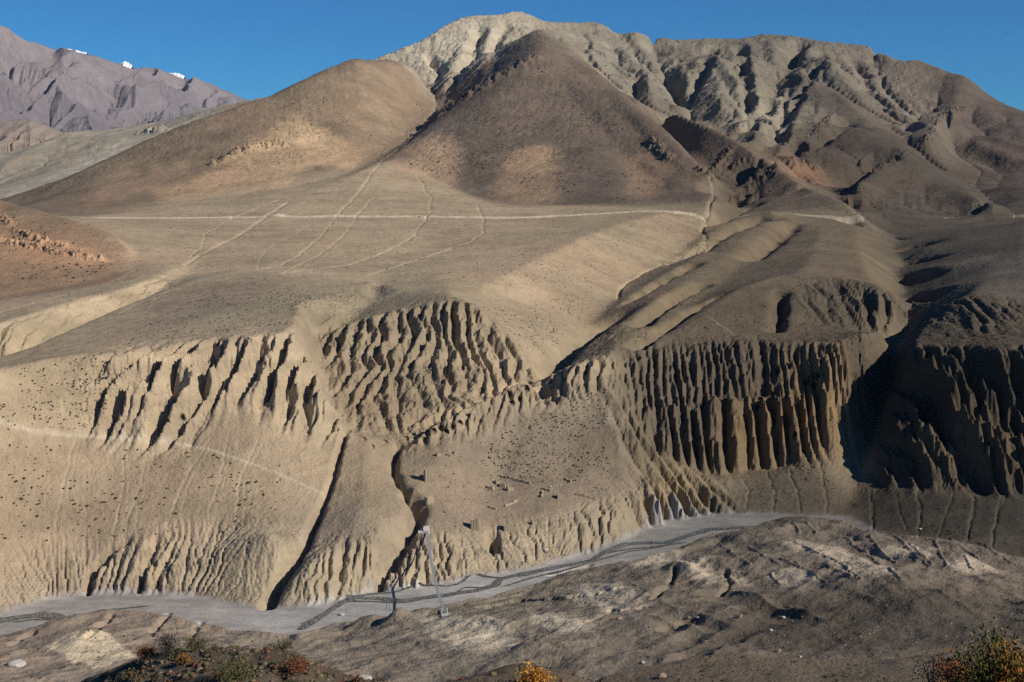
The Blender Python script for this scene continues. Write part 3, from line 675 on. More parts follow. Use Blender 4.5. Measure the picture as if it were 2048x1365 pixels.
for w_, k_, pts in ((20,1.0,[(1238,628),(1205,648),(1165,675),(1125,705),(1105,730),(1092,748)]), (9,.6,[(1440,590),(1385,620),(1345,648),(1305,668),(1265,692)]), (9,.5,[(1405,568),(1350,592),(1300,630),(1280,648)]),
                    (20,.55,[(1520,432),(1455,462),(1405,492),(1372,515)]), (12,.4,[(1378,528),(1325,558),(1290,580),(1265,600)]), (13,.3,[(1585,445),(1540,485),(1500,520)]), (14,.6,[(1545,345),(1490,368),(1432,392)]), (12,.5,[(1505,402),(1455,422),(1432,446)]),
                    (13,.5,[(1795,308),(1745,338),(1700,362),(1662,388)]), (12,.4,[(1690,250),(1640,278),(1580,305)]), (11,.4,[(1700,440),(1760,462),(1800,478)]), (9,.5,[(1870,485),(1830,492),(1805,500)]), (9,.5,[(1880,515),(1840,522),(1808,530)]), (9,.5,[(1875,550),(1835,556),(1798,560)]), (9,.5,[(1890,585),(1850,590),(1812,596)]), (8,.4,[(1560,585),(1562,620),(1550,660)]),
                    (12,.4,[(1240,60),(1290,120),(1350,180),(1368,214)]), (10,.4,[(1420,95),(1400,150),(1372,212)]), (12,.5,[(1600,85),(1560,150),(1530,215),(1470,262)]), (9,.4,[(1640,110),(1600,180),(1570,250),(1552,288)]), (9,.35,[(1480,95),(1490,160),(1500,220)]), (10,.35,[(1710,120),(1760,200),(1830,260)]), (9,.3,[(960,60),(940,110),(900,165)]), (8,.3,[(1010,50),(980,100)]), (8,.3,[(860,110),(880,150)])):
    stripe(CUT2, pts, w_ * (1.5 if pts[0][1] > 300 else 1.2), k=min(1, k_ * 1.5))
Z -= CUT2 * .022 * Yf * np.clip(.75 + .5 * fbm(Xf / 30, Yf / 60, 371, 3), .3, 1.3)
ROCK = np.zeros((NR, NA), np.float32)
for pts in ([(0,438),(22,450)], [(30,462),(62,480),(130,494)], [(0,484),(100,506),(205,522)], [(280,268),(330,262)], [(560,290),(480,305),(430,330)],[(1075,118),(1010,148),(950,186),(905,213),(872,236)], [(1668,236),(1640,262),(1606,290)], [(1932,222),(1900,232),(1872,262),(1856,285)], [(1462,300),(1445,325),(1425,345)], [(1500,322),(1470,340)], [(1810,315),(1770,335),(1735,352)], [(1585,330),(1640,345)], [(1555,335),(1500,360),(1450,385)], [(1420,350),(1400,340)], [(1300,285),(1340,320)]):
    stripe(ROCK, pts, 9, jit=2)
Z += ROCK * Yf * .0045 * np.clip(.6 + 1.3 * fbm(np.log(Yf) * 420, Xf / Yf * 420, 351, 4, .65), 0, 2)
Z += WALLS * 0.8 - NG * 3.0
Z -= CH * 0.0011 * Yf
print('channels', round(time.time() - T0, 1))

PYf = HOR - F * Z / Yf
run = np.minimum.accumulate(PYf, axis=0)
vis = (PYf <= run + 2.0)
dpy = np.abs(np.diff(PYf, axis=0)) * 0.5
seg = np.hypot(np.diff(Z, axis=0), np.diff(Yf, axis=0)) / Yf[1:] * F * 0.5     # size of the step seen square-on, in render pixels
inband = (PYf[1:] < 1500)
wgt = np.where(vis[1:], dpy + 0.10 * seg, 0.10 * seg) + 0.02
wgt *= np.where(inband, 1, .15)
wgt = wgt.astype(np.float32)
k = 10
c_ = np.cumsum(np.pad(wgt, ((0, 0), (k + 1, k)), mode='edge').astype(np.float64), axis=1)
wgt = (c_[:, 2 * k + 1:] - c_[:, :-2 * k - 1]) / (2 * k + 1)
CS = np.concatenate([np.zeros((1, NA)), np.cumsum(wgt, axis=0)])
NROW = 1750
RI = np.empty((NROW, NA), np.float32)
for c in range(NA):
    RI[:, c] = np.interp(np.linspace(0, CS[-1, c], NROW), CS[:, c], np.arange(NR))
R0 = np.clip(RI.astype(np.int32), 0, NR - 2); FR = RI - R0
cc = np.arange(NA)[None]
def samp(a): return a[R0, cc] * (1 - FR) + a[R0 + 1, cc] * FR
Zm = samp(Z); Ym = (Y0 * np.exp(DA * RI)).astype(np.float32); Xm = (af[None] * Ym).astype(np.float32)
CAVES = [(812,878,1.3),(826,872,1.5),(842,871,1.2),(856,868,1.7),(868,862,1.4),(882,858,1.8),(893,864,1.3),(905,855,1.4),(850,880,1.2),(920,846,1.3),(936,833,1.1),(1018,790,1.5),(1052,778,1.9),(1064,770,1.3),(1085,768,1.6),(1102,764,1.2),(1024,806,1.4),(1040,800,1.2),(1175,735,1.2),(334,842,1.2),(366,836,1.3),(925,738,1),(1555,745,1.5),(1622,760,2.2),(1628,775,1.8),(1612,768,1.6),(1520,800,1.4),(1545,790,1.5),(1515,815,1.2),(1636,752,1.4),(745,895,1.1),(728,880,1.2),(770,885,1.2),(1590,870,1.4)]
PYm = HOR - F * Zm / Ym
PXm = PXf[None]
RUNm = np.minimum.accumulate(PYm, axis=0)
caved = np.zeros(Zm.shape, np.float32)
for cx_, cy_, rad in CAVES:
    c0 = int(((cx_ - 1024) / F + AM) / (2 * AM) * (NA - 1)); a_, b_ = c0 - 8, c0 + 9
    sub = slice(a_, b_)
    d_ = Ym[np.searchsorted(-RUNm[:, c0], -cy_), c0]
    q_ = np.hypot((PXm[:, sub] - cx_) * d_ / F, (PYm[:, sub] - cy_) * d_ / F) / rad
    inside = (q_ < 1) & (np.abs(Ym[:, sub] - d_) < 6)
    caved[:, sub][inside] = 1
Ym0 = Ym.copy()
Ym = Ym + caved * 3.5; Xm = Xm + caved * 3.5 * af[None].astype(np.float32)
def samp4(a):
    r = RI / (NR - 1) * (h4 - 1); q = np.linspace(0, w4 - 1, NA)[None]
    i0 = np.clip(r.astype(np.int32), 0, h4 - 2); fi = r - i0
    j0 = np.clip(q.astype(np.int32), 0, w4 - 2); fj = q - j0
    return (a[i0, j0] * (1 - fi) * (1 - fj) + a[i0 + 1, j0] * fi * (1 - fj) + a[i0, j0 + 1] * (1 - fi) * fj + a[i0 + 1, j0 + 1] * fi * fj).astype(np.float32)
COL = np.stack([samp4(C4[..., i]) for i in range(3)], -1)
chm = samp(CH); pathm = samp(PATH); roadm = samp(ROAD)
m1 = fbm(Xm / 60, Ym / 60 + Zm / 40, 201, 4); m2 = fbm(Xm / 14, Ym / 14 + Zm / 9, 205, 3)
COL *= (1 + 0.22 * m1 + 0.13 * m2)[..., None]
COL[..., 0] *= 1 + 0.05 * fbm(Xm / 90, Ym / 90, 211, 3)
strat = vnoise(Zm / 3.1 + m1 * 1.2, Zm * 0 + 3, 221) * .6 + vnoise(Zm / 1.1 + m1 * 2, Zm * 0 + 5, 222) * .4
COL *= (1 + 0.10 * strat * samp4(np.clip(bad + .5 * palemt, 0, 1)))[..., None]
# long down-slope streaks on the big hills
streak = fbm(Xm / 19 + 3 * m1 + 2 * m2, Ym / 190 + 2 * m1, 231, 4)
COL *= (1 + 0.14 * streak * samp4(((D4 > 2050) & (steep > .22)).astype(np.float32)))[..., None]
pale = np.array([.47, .415, .31], np.float32)
tgt = np.clip(COL.mean(-1, keepdims=True) / .3, .45, 1.1) * pale
COL = COL * (1 - np.clip(chm, 0, .75)[..., None]) + tgt * np.clip(chm, 0, .75)[..., None]
COL = COL * (1 - pathm[..., None] * .85) + np.array([.52, .46, .36]) * pathm[..., None] * .85
roadk = np.clip(roadm * 1.6, 0, 1)[..., None]
COL = COL * (1 - roadk) + np.array([.6, .52, .4]) * np.clip(COL.mean(-1, keepdims=True) / .28, .6, 1) * roadk
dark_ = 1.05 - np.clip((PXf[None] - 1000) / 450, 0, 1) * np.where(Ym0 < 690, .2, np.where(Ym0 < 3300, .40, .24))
mt_ = samp4(palemt)[..., None]
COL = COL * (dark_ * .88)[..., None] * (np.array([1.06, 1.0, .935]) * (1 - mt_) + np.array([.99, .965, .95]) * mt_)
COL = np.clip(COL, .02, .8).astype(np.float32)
print('colour', round(time.time() - T0, 1))

# ------------------------------------------------------------------ regions -> one mesh per part of the setting
REG = np.zeros((h4, w4), np.int32)
RN = ['plateau', 'mountain', 'hill', 'cliff', 'talus_slope', 'river_bed', 'river_terrace', 'near_terrace', 'dirt_road']
REG[D4 > 2050] = 2
REG[(D4 > 3350)] = 1
REG[(D4 < 860) & (PY4 > 700)] = 4
REG[(D4 < 900) & (PY4 > 600) & (base < -120)] = 4
REG[area([(820,890),(1225,770),(1260,1000),(850,1090),(600,1090),(690,900)], 650, 840, 0) > .5] = 6
REG[np.clip(bad, 0, 1) > .5] = 3
REG[bed4 > .5] = 5
REG[nearside > .5] = 7
ri = np.clip(np.round(RI / (NR - 1) * (h4 - 1)).astype(int), 0, h4 - 1); qi = np.round(np.linspace(0, w4 - 1, NA)).astype(int)[None]
REGm = REG[ri, qi]
REGm[roadm > .4] = 8

def new_mat(name):
    m = bpy.data.materials.new(name); m.use_nodes = True
    nt = m.node_tree; b = nt.nodes['Principled BSDF']
    b.inputs['Roughness'].default_value = 0.95
    b.inputs['Specular IOR Level'].default_value = 0.1
    return m, nt, b
def ground_mat(name, speck=1.0, bump=1.0):
    m, nt, b = new_mat(name)
    N, K = nt.nodes, nt.links
    at = N.new('ShaderNodeAttribute'); at.attribute_name = 'earth'
    tc = N.new('ShaderNodeNewGeometry')
    def noise(scale, detail, rough=.6):
        n = N.new('ShaderNodeTexNoise'); n.inputs['Scale'].default_value = scale
        n.inputs['Detail'].default_value = detail; n.inputs['Roughness'].default_value = rough
        K.new(tc.outputs['Position'], n.inputs['Vector']); return n.outputs['Fac']
    def math_(op, a, b_, c=None):
        n = N.new('ShaderNodeMath'); n.operation = op
        for i, v in enumerate((a, b_, c)):
            if v is None: continue
            if isinstance(v, (int, float)): n.inputs[i].default_value = v
            else: K.new(v, n.inputs[i])
        return n.outputs[0]
    n1 = noise(0.9, 5, .75); n2 = noise(0.11, 6, .65); n3 = noise(0.028, 5, .6)
    v = math_('ADD', math_('MULTIPLY', math_('SUBTRACT', n1, .5), .8 * speck), math_('MULTIPLY', math_('SUBTRACT', n2, .5), .45))
    v = math_('ADD', v, math_('MULTIPLY', math_('SUBTRACT', n3, .5), .3))
    v = math_('ADD', v, 1.0)
    n4 = noise(2.6, 2, .5)
    v = math_('ADD', v, math_('MULTIPLY', math_('MAXIMUM', math_('SUBTRACT', n4, .62), 0), -2.2 * speck))
    sc = N.new('ShaderNodeVectorMath'); sc.operation = 'SCALE'
    K.new(at.outputs['Color'], sc.inputs[0]); K.new(v, sc.inputs['Scale'])
    K.new(sc.outputs[0], b.inputs['Base Color'])
    bp = N.new('ShaderNodeBump'); bp.inputs['Strength'].default_value = 0.55 * bump; bp.inputs['Distance'].default_value = 2.2
    h = math_('ADD', math_('MULTIPLY', n1, .35), math_('MULTIPLY', n2, 1.6))
    h = math_('ADD', h, math_('MULTIPLY', n3, 2.5))
    K.new(h, bp.inputs['Height']); K.new(bp.outputs[0], b.inputs['Normal'])
    return m
MAT_EARTH = ground_mat('dry_earth'); MAT_CLIFF = ground_mat('fluted_sediment', .7, 1.5); MAT_GRAVEL = ground_mat('river_gravel', 1.2, .35)
P3 = np.stack([Xm, Ym, Zm], -1).reshape(-1, 3).astype(np.float32)
C3 = np.concatenate([COL.reshape(-1, 3), np.ones((COL.shape[0] * COL.shape[1], 1), np.float32)], 1).astype(np.float32)
def mesh_from(name, P, Q, mat, C=None, smooth=True):
    me = bpy.data.meshes.new(name)
    me.vertices.add(len(P)); me.vertices.foreach_set('co', np.ascontiguousarray(P, dtype=np.float32).ravel())
    nq = Q.shape[1]
    me.loops.add(Q.size); me.loops.foreach_set('vertex_index', np.ascontiguousarray(Q, dtype=np.int32).ravel())
    me.polygons.add(len(Q)); me.polygons.foreach_set('loop_start', np.arange(0, Q.size, nq, dtype=np.int32))
    me.update(calc_edges=True)
    if smooth: me.polygons.foreach_set('use_smooth', np.ones(len(Q), bool))
    if C is not None:
        at = me.color_attributes.new('earth', 'FLOAT_COLOR', 'POINT'); at.data.foreach_set('color', np.ascontiguousarray(C, dtype=np.float32).ravel())
    me.materials.append(mat)
    o = bpy.data.objects.new(name, me); col.objects.link(o)
    return o
ii = np.arange(NROW * NA, dtype=np.int32).reshape(NROW, NA)
quads = np.stack([ii[:-1, :-1], ii[:-1, 1:], ii[1:, 1:], ii[1:, :-1]], -1).reshape(-1, 4)
qreg = REGm[:-1, :-1].ravel()
for k_, nm_ in enumerate(RN):
    Q = quads[qreg == k_]
    if not len(Q): continue
    used = np.zeros(len(P3), bool); used[Q.ravel()] = True
    remap = np.cumsum(used, dtype=np.int32) - 1
    o = mesh_from(nm_, P3[used], remap[Q], MAT_CLIFF if nm_ == 'cliff' else MAT_GRAVEL if nm_ == 'river_bed' else MAT_EARTH, C3[used])
    o['kind'] = 'structure'
print('terrain meshes', round(time.time() - T0, 1))

# ------------------------------------------------------------------ far ranges beyond the lattice
def strip_range(name, sky, base_py, d_sky, d_base, cols, seed, K, amp, px0, px1, nx=420, ny=170, back=True, kind=None):
    """a mountain flank between a skyline and its foot, with water-cut gullies and a slope behind the crest"""
    px = np.linspace(px0, px1, nx)
    sp = np.interp(px, [p[0] for p in sky], [p[1] for p in sky])
    ds = np.interp(px, d_sky[0], d_sky[1]); db = np.interp(px, d_base[0], d_base[1])
    t = np.linspace(0, 1, ny)[:, None]
    Y = db[None] * (1 - t) + ds[None] * t
    X = (px[None] - 1024) / F * Y
    zs = (HOR - sp) * ds / F; zb_ = (HOR - np.interp(px, *base_py)) * db / F
    Zr = zb_[None] * (1 - t ** 1.15) + zs[None] * t ** 1.15
    sc = ds.mean()
    w = np.sin(np.pi * np.clip(t, 0, 1)) ** .7 + .04
    Zr = Zr + w * amp * (fbm(X / (sc * .05), Y / (sc * .08), seed, 5, .55) + .2 * (.4 - ridge(X / (sc * .008) + .5 * fbm(X / (sc * .02), Y / (sc * .02), seed + 4, 2), Y / (sc * .06), seed + 8)) + 1.1 * (.4 - ridge(X / (sc * .022) + .6 * fbm(X / (sc * .05), Y / (sc * .05), seed + 3, 3), Y / (sc * .14), seed + 7)))
    cell = (np.gradient(X, axis=1) + 0 * Y).astype(np.float32)
    Zr, _ = erode(Zr.astype(np.float32), cell, (K * w + 0 * Zr).astype(np.float32), 12, dif=.02)
    if back:
        X = np.vstack([X, (px[None] - 1024) / F * (ds[None] * 1.12)]); Y = np.vstack([Y, ds[None] * 1.12]); Zr = np.vstack([Zr, Zr[-1:] - sc * .06])
    H_, W_ = Zr.shape
    C = np.empty((H_, W_, 4), np.float32); C[..., 3] = 1
    g = fbm(X / (sc * .03), Y / (sc * .03) + Zr / (sc * .02), seed + 20, 4)[..., None]
    hgt = np.clip((Zr - zb_.mean()) / max(zs.max() - zb_.mean(), 1), 0, 1)[..., None]
    C[..., :3] = (np.array(cols[0]) * (1 - hgt) + np.array(cols[1]) * hgt) * (1 + .25 * g)
    i2 = np.arange(H_ * W_).reshape(H_, W_)
    Q = np.stack([i2[:-1, :-1], i2[:-1, 1:], i2[1:, 1:], i2[1:, :-1]], -1).reshape(-1, 4)
    return mesh_from(name, np.stack([X, Y, Zr], -1).reshape(-1, 3), Q, MAT_FAR, C.reshape(-1, 4)), (px, sp, ds)
m, nt, b_ = new_mat('far_rock')
at = nt.nodes.new('ShaderNodeAttribute'); at.attribute_name = 'earth'
nz = nt.nodes.new('ShaderNodeTexNoise'); nz.inputs['Scale'].default_value = 0.012; nz.inputs['Detail'].default_value = 7; nz.inputs['Roughness'].default_value = .7
ge = nt.nodes.new('ShaderNodeNewGeometry'); nt.links.new(ge.outputs['Position'], nz.inputs['Vector'])
mm = nt.nodes.new('ShaderNodeMath'); mm.operation = 'MULTIPLY_ADD'; mm.inputs[1].default_value = .9; mm.inputs[2].default_value = .55; nt.links.new(nz.outputs['Fac'], mm.inputs[0])
vm = nt.nodes.new('ShaderNodeVectorMath'); vm.operation = 'SCALE'; nt.links.new(at.outputs['Color'], vm.inputs[0]); nt.links.new(mm.outputs[0], vm.inputs['Scale'])
nt.links.new(vm.outputs[0], b_.inputs['Base Color'])
bp = nt.nodes.new('ShaderNodeBump'); bp.inputs['Distance'].default_value = 40; bp.inputs['Strength'].default_value = .8
nt.links.new(nz.outputs['Fac'], bp.inputs['Height']); nt.links.new(bp.outputs[0], b_.inputs['Normal'])
MAT_FAR = m
o, _ = strip_range('distant_mountain_range', [(-260,-60),(-120,10),(0,53),(25,66),(60,86),(90,90),(115,100),(150,103),(190,110),(230,124),(262,136),(290,134),(345,148),(370,158),(400,160),(440,178),(480,194),(560,215),(700,250)],
                   ([-260, 700], [300, 300]), ([-260, 0, 700], [13500, 14000, 19000]), ([-260, 700], [9300, 13500]),
                   [(.17,.15,.16), (.3,.25,.235)], 401, .05, 320, -260, 700)
o['kind'] = 'structure'
o, _ = strip_range('red_rock_hill', [(-260,215),(0,240),(60,238),(95,252),(130,268),(200,330),(300,400)], ([-260, 300], [470, 470]), ([-260, 300], [8200, 8200]), ([-260, 300], [6300, 6300]),
                   [(.34,.215,.16), (.30,.25,.2)], 431, .06, 60, -260, 240, 260, 120)
o['kind'] = 'structure'
m, nt, b_ = new_mat('snow'); b_.inputs['Base Color'].default_value = (.82, .85, .9, 1); MAT_SNOW = m
for i, (cx_, py_, wpx, hpx, lab) in enumerate([(132,98,38,7,'broad snow cap showing over the far left ridge'), (250,124,13,6,'small bright snow dome on the far ridge, nearest the low point of the skyline'), (345,146,22,5,'thin snow streak low on the far right end of the distant ridge')]):
    d = 21000
    u = np.linspace(-1, 1, 28)[None]; v = np.linspace(0, 1, 9)[:, None]
    X = (cx_ - 1024) / F * d + u * wpx * d / F * 1.1 + 0 * v
    prof = -1.3 * np.abs(u) ** 2 + .35 * fbm(u * 3 + i * 9, u * 0, 5, 3)
    Yp = d - 900 * (1 - v) + 0 * u + 60 * fbm(u * 6, v * 6, 9, 3)
    Zp = (HOR - py_ + prof * hpx) * d / F - (1 - v) * 700
    Zp = Zp + 0 * X
    X = np.vstack([X, X[-1:]]); Yp = np.vstack([Yp, Yp[-1:] + 900]); Zp = np.vstack([Zp, Zp[-1:] - 500])
    i2 = np.arange(X.size).reshape(X.shape)
    Q = np.stack([i2[:-1, :-1], i2[:-1, 1:], i2[1:, 1:], i2[1:, :-1]], -1).reshape(-1, 4)
    o = mesh_from('snow_peak', np.stack([X, Yp, Zp], -1).reshape(-1, 3), Q, MAT_SNOW)
    o['kind'] = 'structure'

# ------------------------------------------------------------------ foreground slope below the camera
FL = []
def LF(*pts): FL.append([(p[0], zc(p[1], p[2]), p[2]) for p in pts])
LF((-400,1640,64),(-150,1560,62),(60,1430,58),(130,1372,55),(165,1345,55),(210,1326,54),(300,1302,52),(345,1284,50),(380,1293,49),(430,1273,48),(520,1283,47),(600,1291,46),(650,1318,46),(700,1345,46),(745,1374,45),(800,1378,45),(830,1366,45),(900,1352,46),(960,1335,47),(1010,1320,48),(1060,1314,48),(1130,1318,49),(1150,1336,49),(1180,1368,48),(1300,1412,45),(1600,1430,40),(1780,1400,34),(1830,1380,31),(1900,1355,29),(1960,1338,27),(2060,1335,26),(2500,1330,26))
for d, kk in ((4, .46), (12, .45), (24, .43)): FL.append([(px, -kk * d - (.35 if d == 4 else 0), d) for px in (-500, 1024, 2500)])
FL.append([(px, -.415 * 36, 36) for px in (-500, 200, 900, 1500)])
for d, kk in ((72, .47), (110, .45), (160, .44), (207, .421), (235, .425)): FL.append([(px, -kk * d, d) for px in (-500, 1024, 2500)])
FY0, FNR, FNA, FAM = 3.5, 2049, 1025, .53
FSP = math.log(232 / FY0)
fb = solve_base(FL, FNR, FNA, FY0, FSP, FAM)
fz = blur(fb, 3, 2)
fz = zoom2(fz, (FNR, FNA))
fY = np.repeat((FY0 * np.exp(FSP * np.linspace(0, 1, FNR)))[:, None], FNA, 1); fX = np.linspace(-FAM, FAM, FNA)[None] * fY
fz = fz + np.clip((fY - 10) / 20, 0, 1) * (.38 * fbm(fX / 6, fY / 6, 501, 5, .55) + .16 * fbm(fX / 1.1, fY / 1.1, 511, 4, .6)) * np.clip((225 - fY) / 30, 0, 1)
fgc = np.empty(fz.shape + (4,), np.float32); fgc[..., 3] = 1
g1 = np.clip(.5 + fbm(fX / 3.5, fY / 3.5, 521, 4), 0, 1)[..., None]
fgc[..., :3] = np.array([.115,.088,.058]) * (1 - g1) + np.array([.2,.15,.105]) * g1
sel = np.arange(0, FNR, 2)
i2 = np.arange(len(sel) * FNA).reshape(len(sel), FNA)
Q = np.stack([i2[:-1, :-1], i2[:-1, 1:], i2[1:, 1:], i2[1:, :-1]], -1).reshape(-1, 4)
m, nt, b_ = new_mat('stony_soil')
at = nt.nodes.new('ShaderNodeAttribute'); at.attribute_name = 'earth'
ge = nt.nodes.new('ShaderNodeNewGeometry')
nz = nt.nodes.new('ShaderNodeTexNoise'); nz.inputs['Scale'].default_value = 3; nz.inputs['Detail'].default_value = 8; nz.inputs['Roughness'].default_value = .75; nt.links.new(ge.outputs['Position'], nz.inputs['Vector'])
mm = nt.nodes.new('ShaderNodeMath'); mm.operation = 'MULTIPLY_ADD'; mm.inputs[1].default_value = 1.4; mm.inputs[2].default_value = .3; nt.links.new(nz.outputs['Fac'], mm.inputs[0])
vm = nt.nodes.new('ShaderNodeVectorMath'); vm.operation = 'SCALE'; nt.links.new(at.outputs['Color'], vm.inputs[0]); nt.links.new(mm.outputs[0], vm.inputs['Scale'])
nt.links.new(vm.outputs[0], b_.inputs['Base Color'])
bp = nt.nodes.new('ShaderNodeBump'); bp.inputs['Distance'].default_value = .25; nt.links.new(nz.outputs['Fac'], bp.inputs['Height']); nt.links.new(bp.outputs[0], b_.inputs['Normal'])
o = mesh_from('foreground_slope', np.stack([fX, fY, fz], -1)[sel].reshape(-1, 3), Q, m, fgc[sel].reshape(-1, 4))
o['kind'] = 'structure'
def fground(x, y):
    r = np.log(y / FY0) / FSP * (FNR - 1); c = (x / y + FAM) / (2 * FAM) * (FNA - 1)
    r = np.clip(r, 0, FNR - 2); c = np.clip(c, 0, FNA - 2)
    r0, c0 = r.astype(int), c.astype(int); u, v = r - r0, c - c0
    return fz[r0, c0] * (1 - u) * (1 - v) + fz[r0 + 1, c0] * u * (1 - v) + fz[r0, c0 + 1] * (1 - u) * v + fz[r0 + 1, c0 + 1] * u * v
def ground(x, y):
    r = np.log(y / Y0) / DA; c = (x / y + AM) / (2 * AM) * (NA - 1)
    r = np.clip(r, 0, NR - 2); c = np.clip(c, 0, NA - 2)
    r0, c0 = r.astype(int), c.astype(int); u, v = r - r0, c - c0
    return Z[r0, c0] * (1 - u) * (1 - v) + Z[r0 + 1, c0] * u * (1 - v) + Z[r0, c0 + 1] * (1 - u) * v + Z[r0 + 1, c0 + 1] * u * v
PYrun = np.minimum.accumulate(HOR - F * Z / Yf, axis=0)
def spot(px, py):
    """ground point seen at a photo pixel"""
    r = ground_row(px, py)
    d = Y0 * math.exp(DA * r); x = (px - 1024) / F * d
    return x, d, float(ground(np.array([x]), np.array([d]))[0])

# ------------------------------------------------------------------ the river: braided water on the gravel
m, nt, b_ = new_mat('river_water')
b_.inputs['Roughness'].default_value = .25; b_.inputs['Specular IOR Level'].default_value = .5
ge = nt.nodes.new('ShaderNodeNewGeometry')
nz = nt.nodes.new('ShaderNodeTexNoise'); nz.inputs['Scale'].default_value = 1.3; nz.inputs['Detail'].default_value = 6; nz.inputs['Roughness'].default_value = .75; nt.links.new(ge.outputs['Position'], nz.inputs['Vector'])
cr = nt.nodes.new('ShaderNodeValToRGB'); cr.color_ramp.elements[0].position = .51; cr.color_ramp.elements[0].color = (.03, .038, .037, 1); cr.color_ramp.elements[1].position = .62; cr.color_ramp.elements[1].color = (.42, .45, .47, 1)
nt.links.new(nz.outputs['Fac'], cr.inputs[0]); nt.links.new(cr.outputs[0], b_.inputs['Base Color'])
bp = nt.nodes.new('ShaderNodeBump'); bp.inputs['Distance'].default_value = .3; nt.links.new(nz.outputs['Fac'], bp.inputs['Height']); nt.links.new(bp.outputs[0], b_.inputs['Normal'])
MAT_WATER = m
WP, WQ = [], []
def water(pts, wid):
    pts = [(p[0], dz(p[1], rz(p[0]))) for p in pts]
    n = len(pts) * 14
    tt = np.linspace(0, len(pts) - 1, n)
    px = np.interp(tt, range(len(pts)), [p[0] for p in pts]); d = np.interp(tt, range(len(pts)), [p[1] for p in pts])
    x = (px - 1024) / F * d
    x += .6 * fbm(tt * 1.3, tt * 0, 31, 3); d = d + 1.2 * fbm(tt * 1.3, tt * 0 + 5, 33, 3)
    tx, ty = np.gradient(x), np.gradient(d); ln = np.hypot(tx, ty) + 1e-6
    w = wid * (1 + .45 * fbm(tt * .9, tt * 0 + 9, 35, 3)) * np.clip(np.minimum(tt, len(pts) - 1 - tt) * 3 + .25, 0, 1)
    base_i = len(WP)
    for k in range(n):
        nx_, ny_ = -ty[k] / ln[k], tx[k] / ln[k]
        for q in (-.5, 0, .5):
            xx, yy = x[k] + nx_ * w[k] * q, d[k] + ny_ * w[k] * q
            WP.append((xx, yy, None))
    for k in range(n - 1):
        for q in (0, 1):
            a0 = base_i + k * 3 + q; WQ.append((a0, a0 + 1, a0 + 4, a0 + 3))
water([(-200,1262),(0,1243),(50,1233),(85,1230),(115,1236),(135,1247)], 6.5)
water([(596,1262),(625,1245),(655,1225),(685,1205),(715,1197),(760,1199),(810,1203),(850,1196),(900,1190),(950,1183),(990,1172),(1000,1160),(1040,1150),(1100,1138),(1150,1128),(1185,1122),(1210,1105),(1250,1089),(1290,1087),(1340,1086),(1375,1072),(1420,1060),(1480,1056),(1540,1054)], 4.2)
water([(690,1198),(740,1190),(790,1185),(835,1171),(890,1174),(915,1170),(945,1152),(1000,1156),(1060,1150),(1120,1135)], 1.6)
water([(1165,1128),(1200,1110),(1260,1098),(1330,1092),(1372,1086)], 1.5)
water([(600,1250),(640,1236),(668,1212),(700,1203),(760,1206),(800,1207)], 1.6)
water([(20,1246),(70,1240),(130,1240),(200,1222),(300,1214)], 1.5)
water([(1000,1176),(1060,1158),(1130,1140),(1200,1120),(1260,1104),(1330,1094)], 1.5)
water([(905,1190),(930,1176),(980,1176)], 1.2)
P = np.array([(a, b, 0) for a, b, _ in WP], float)
P[:, 2] = rz((P[:, 0] / P[:, 1]) * F + 1024)
zg = ground(P[:, 0], P[:, 1])
P[:, 2] = np.maximum(P[:, 2], np.minimum(zg, P[:, 2] + 1.0)) + .26
o = mesh_from('river', P, np.array(WQ), MAT_WATER); o['kind'] = 'structure'
print('water etc', round(time.time() - T0, 1))

# ------------------------------------------------------------------ things: helpers
rng = np.random.default_rng(7)
def tag(o, label=None, cat=None, group=None, kind=None):
    if label: o['label'] = label
    if cat: o['category'] = cat
    if group: o['group'] = group
    if kind: o['kind'] = kind
    return o
def empty(name, loc, rz_=0.0):
    o = bpy.data.objects.new(name, None); o.empty_display_size = .5
    o.location = loc; o.rotation_euler = (0, 0, rz_); col.objects.link(o); return o
class MB:
    def __init__(self): self.v, self.f = [], []
    def box(self, c, sx, sy, sz, rot=0.0, top=1.0):
        """box with its base centre at c"""
        i = len(self.v); ca, sa = math.cos(rot), math.sin(rot)
        for z, k in ((0, 1.0), (sz, top)):
            for x, y in ((-1, -1), (1, -1), (1, 1), (-1, 1)):
                x_, y_ = x * sx / 2 * k, y * sy / 2 * k
                self.v.append((c[0] + x_ * ca - y_ * sa, c[1] + x_ * sa + y_ * ca, c[2] + z))
        self.f += [(i, i + 3, i + 2, i + 1), (i + 4, i + 5, i + 6, i + 7)] + [(i + a, i + (a + 1) % 4, i + 4 + (a + 1) % 4, i + 4 + a) for a in range(4)]
    def tube(self, pts, r, n=5):
        i0 = len(self.v); pts = [Vector(p) for p in pts]
        for k, p in enumerate(pts):
            t = (pts[min(k + 1, len(pts) - 1)] - pts[max(k - 1, 0)]).normalized()
            a = t.cross(Vector((0, 0, 1)))
            if a.length < .01: a = t.cross(Vector((1, 0, 0)))
            a.normalize(); b = t.cross(a); rr = r[k] if isinstance(r, (list, tuple)) else r
            for q in range(n):
                an = 2 * math.pi * q / n
                self.v.append(tuple(p + (a * math.cos(an) + b * math.sin(an)) * rr))
        for k in range(len(pts) - 1):
            for q in range(n):
                a0, b0 = i0 + k * n + q, i0 + k * n + (q + 1) % n
                self.f.append((a0, b0, b0 + n, a0 + n))
    def build(self, name, mat, parent=None, smooth=False):
        me = bpy.data.meshes.new(name); me.from_pydata(self.v, [], self.f); me.update()
        if smooth: me.polygons.foreach_set('use_smooth', [True] * len(me.polygons))
        me.materials.append(mat)
        o = bpy.data.objects.new(name, me); o.parent = parent; col.objects.link(o); return o
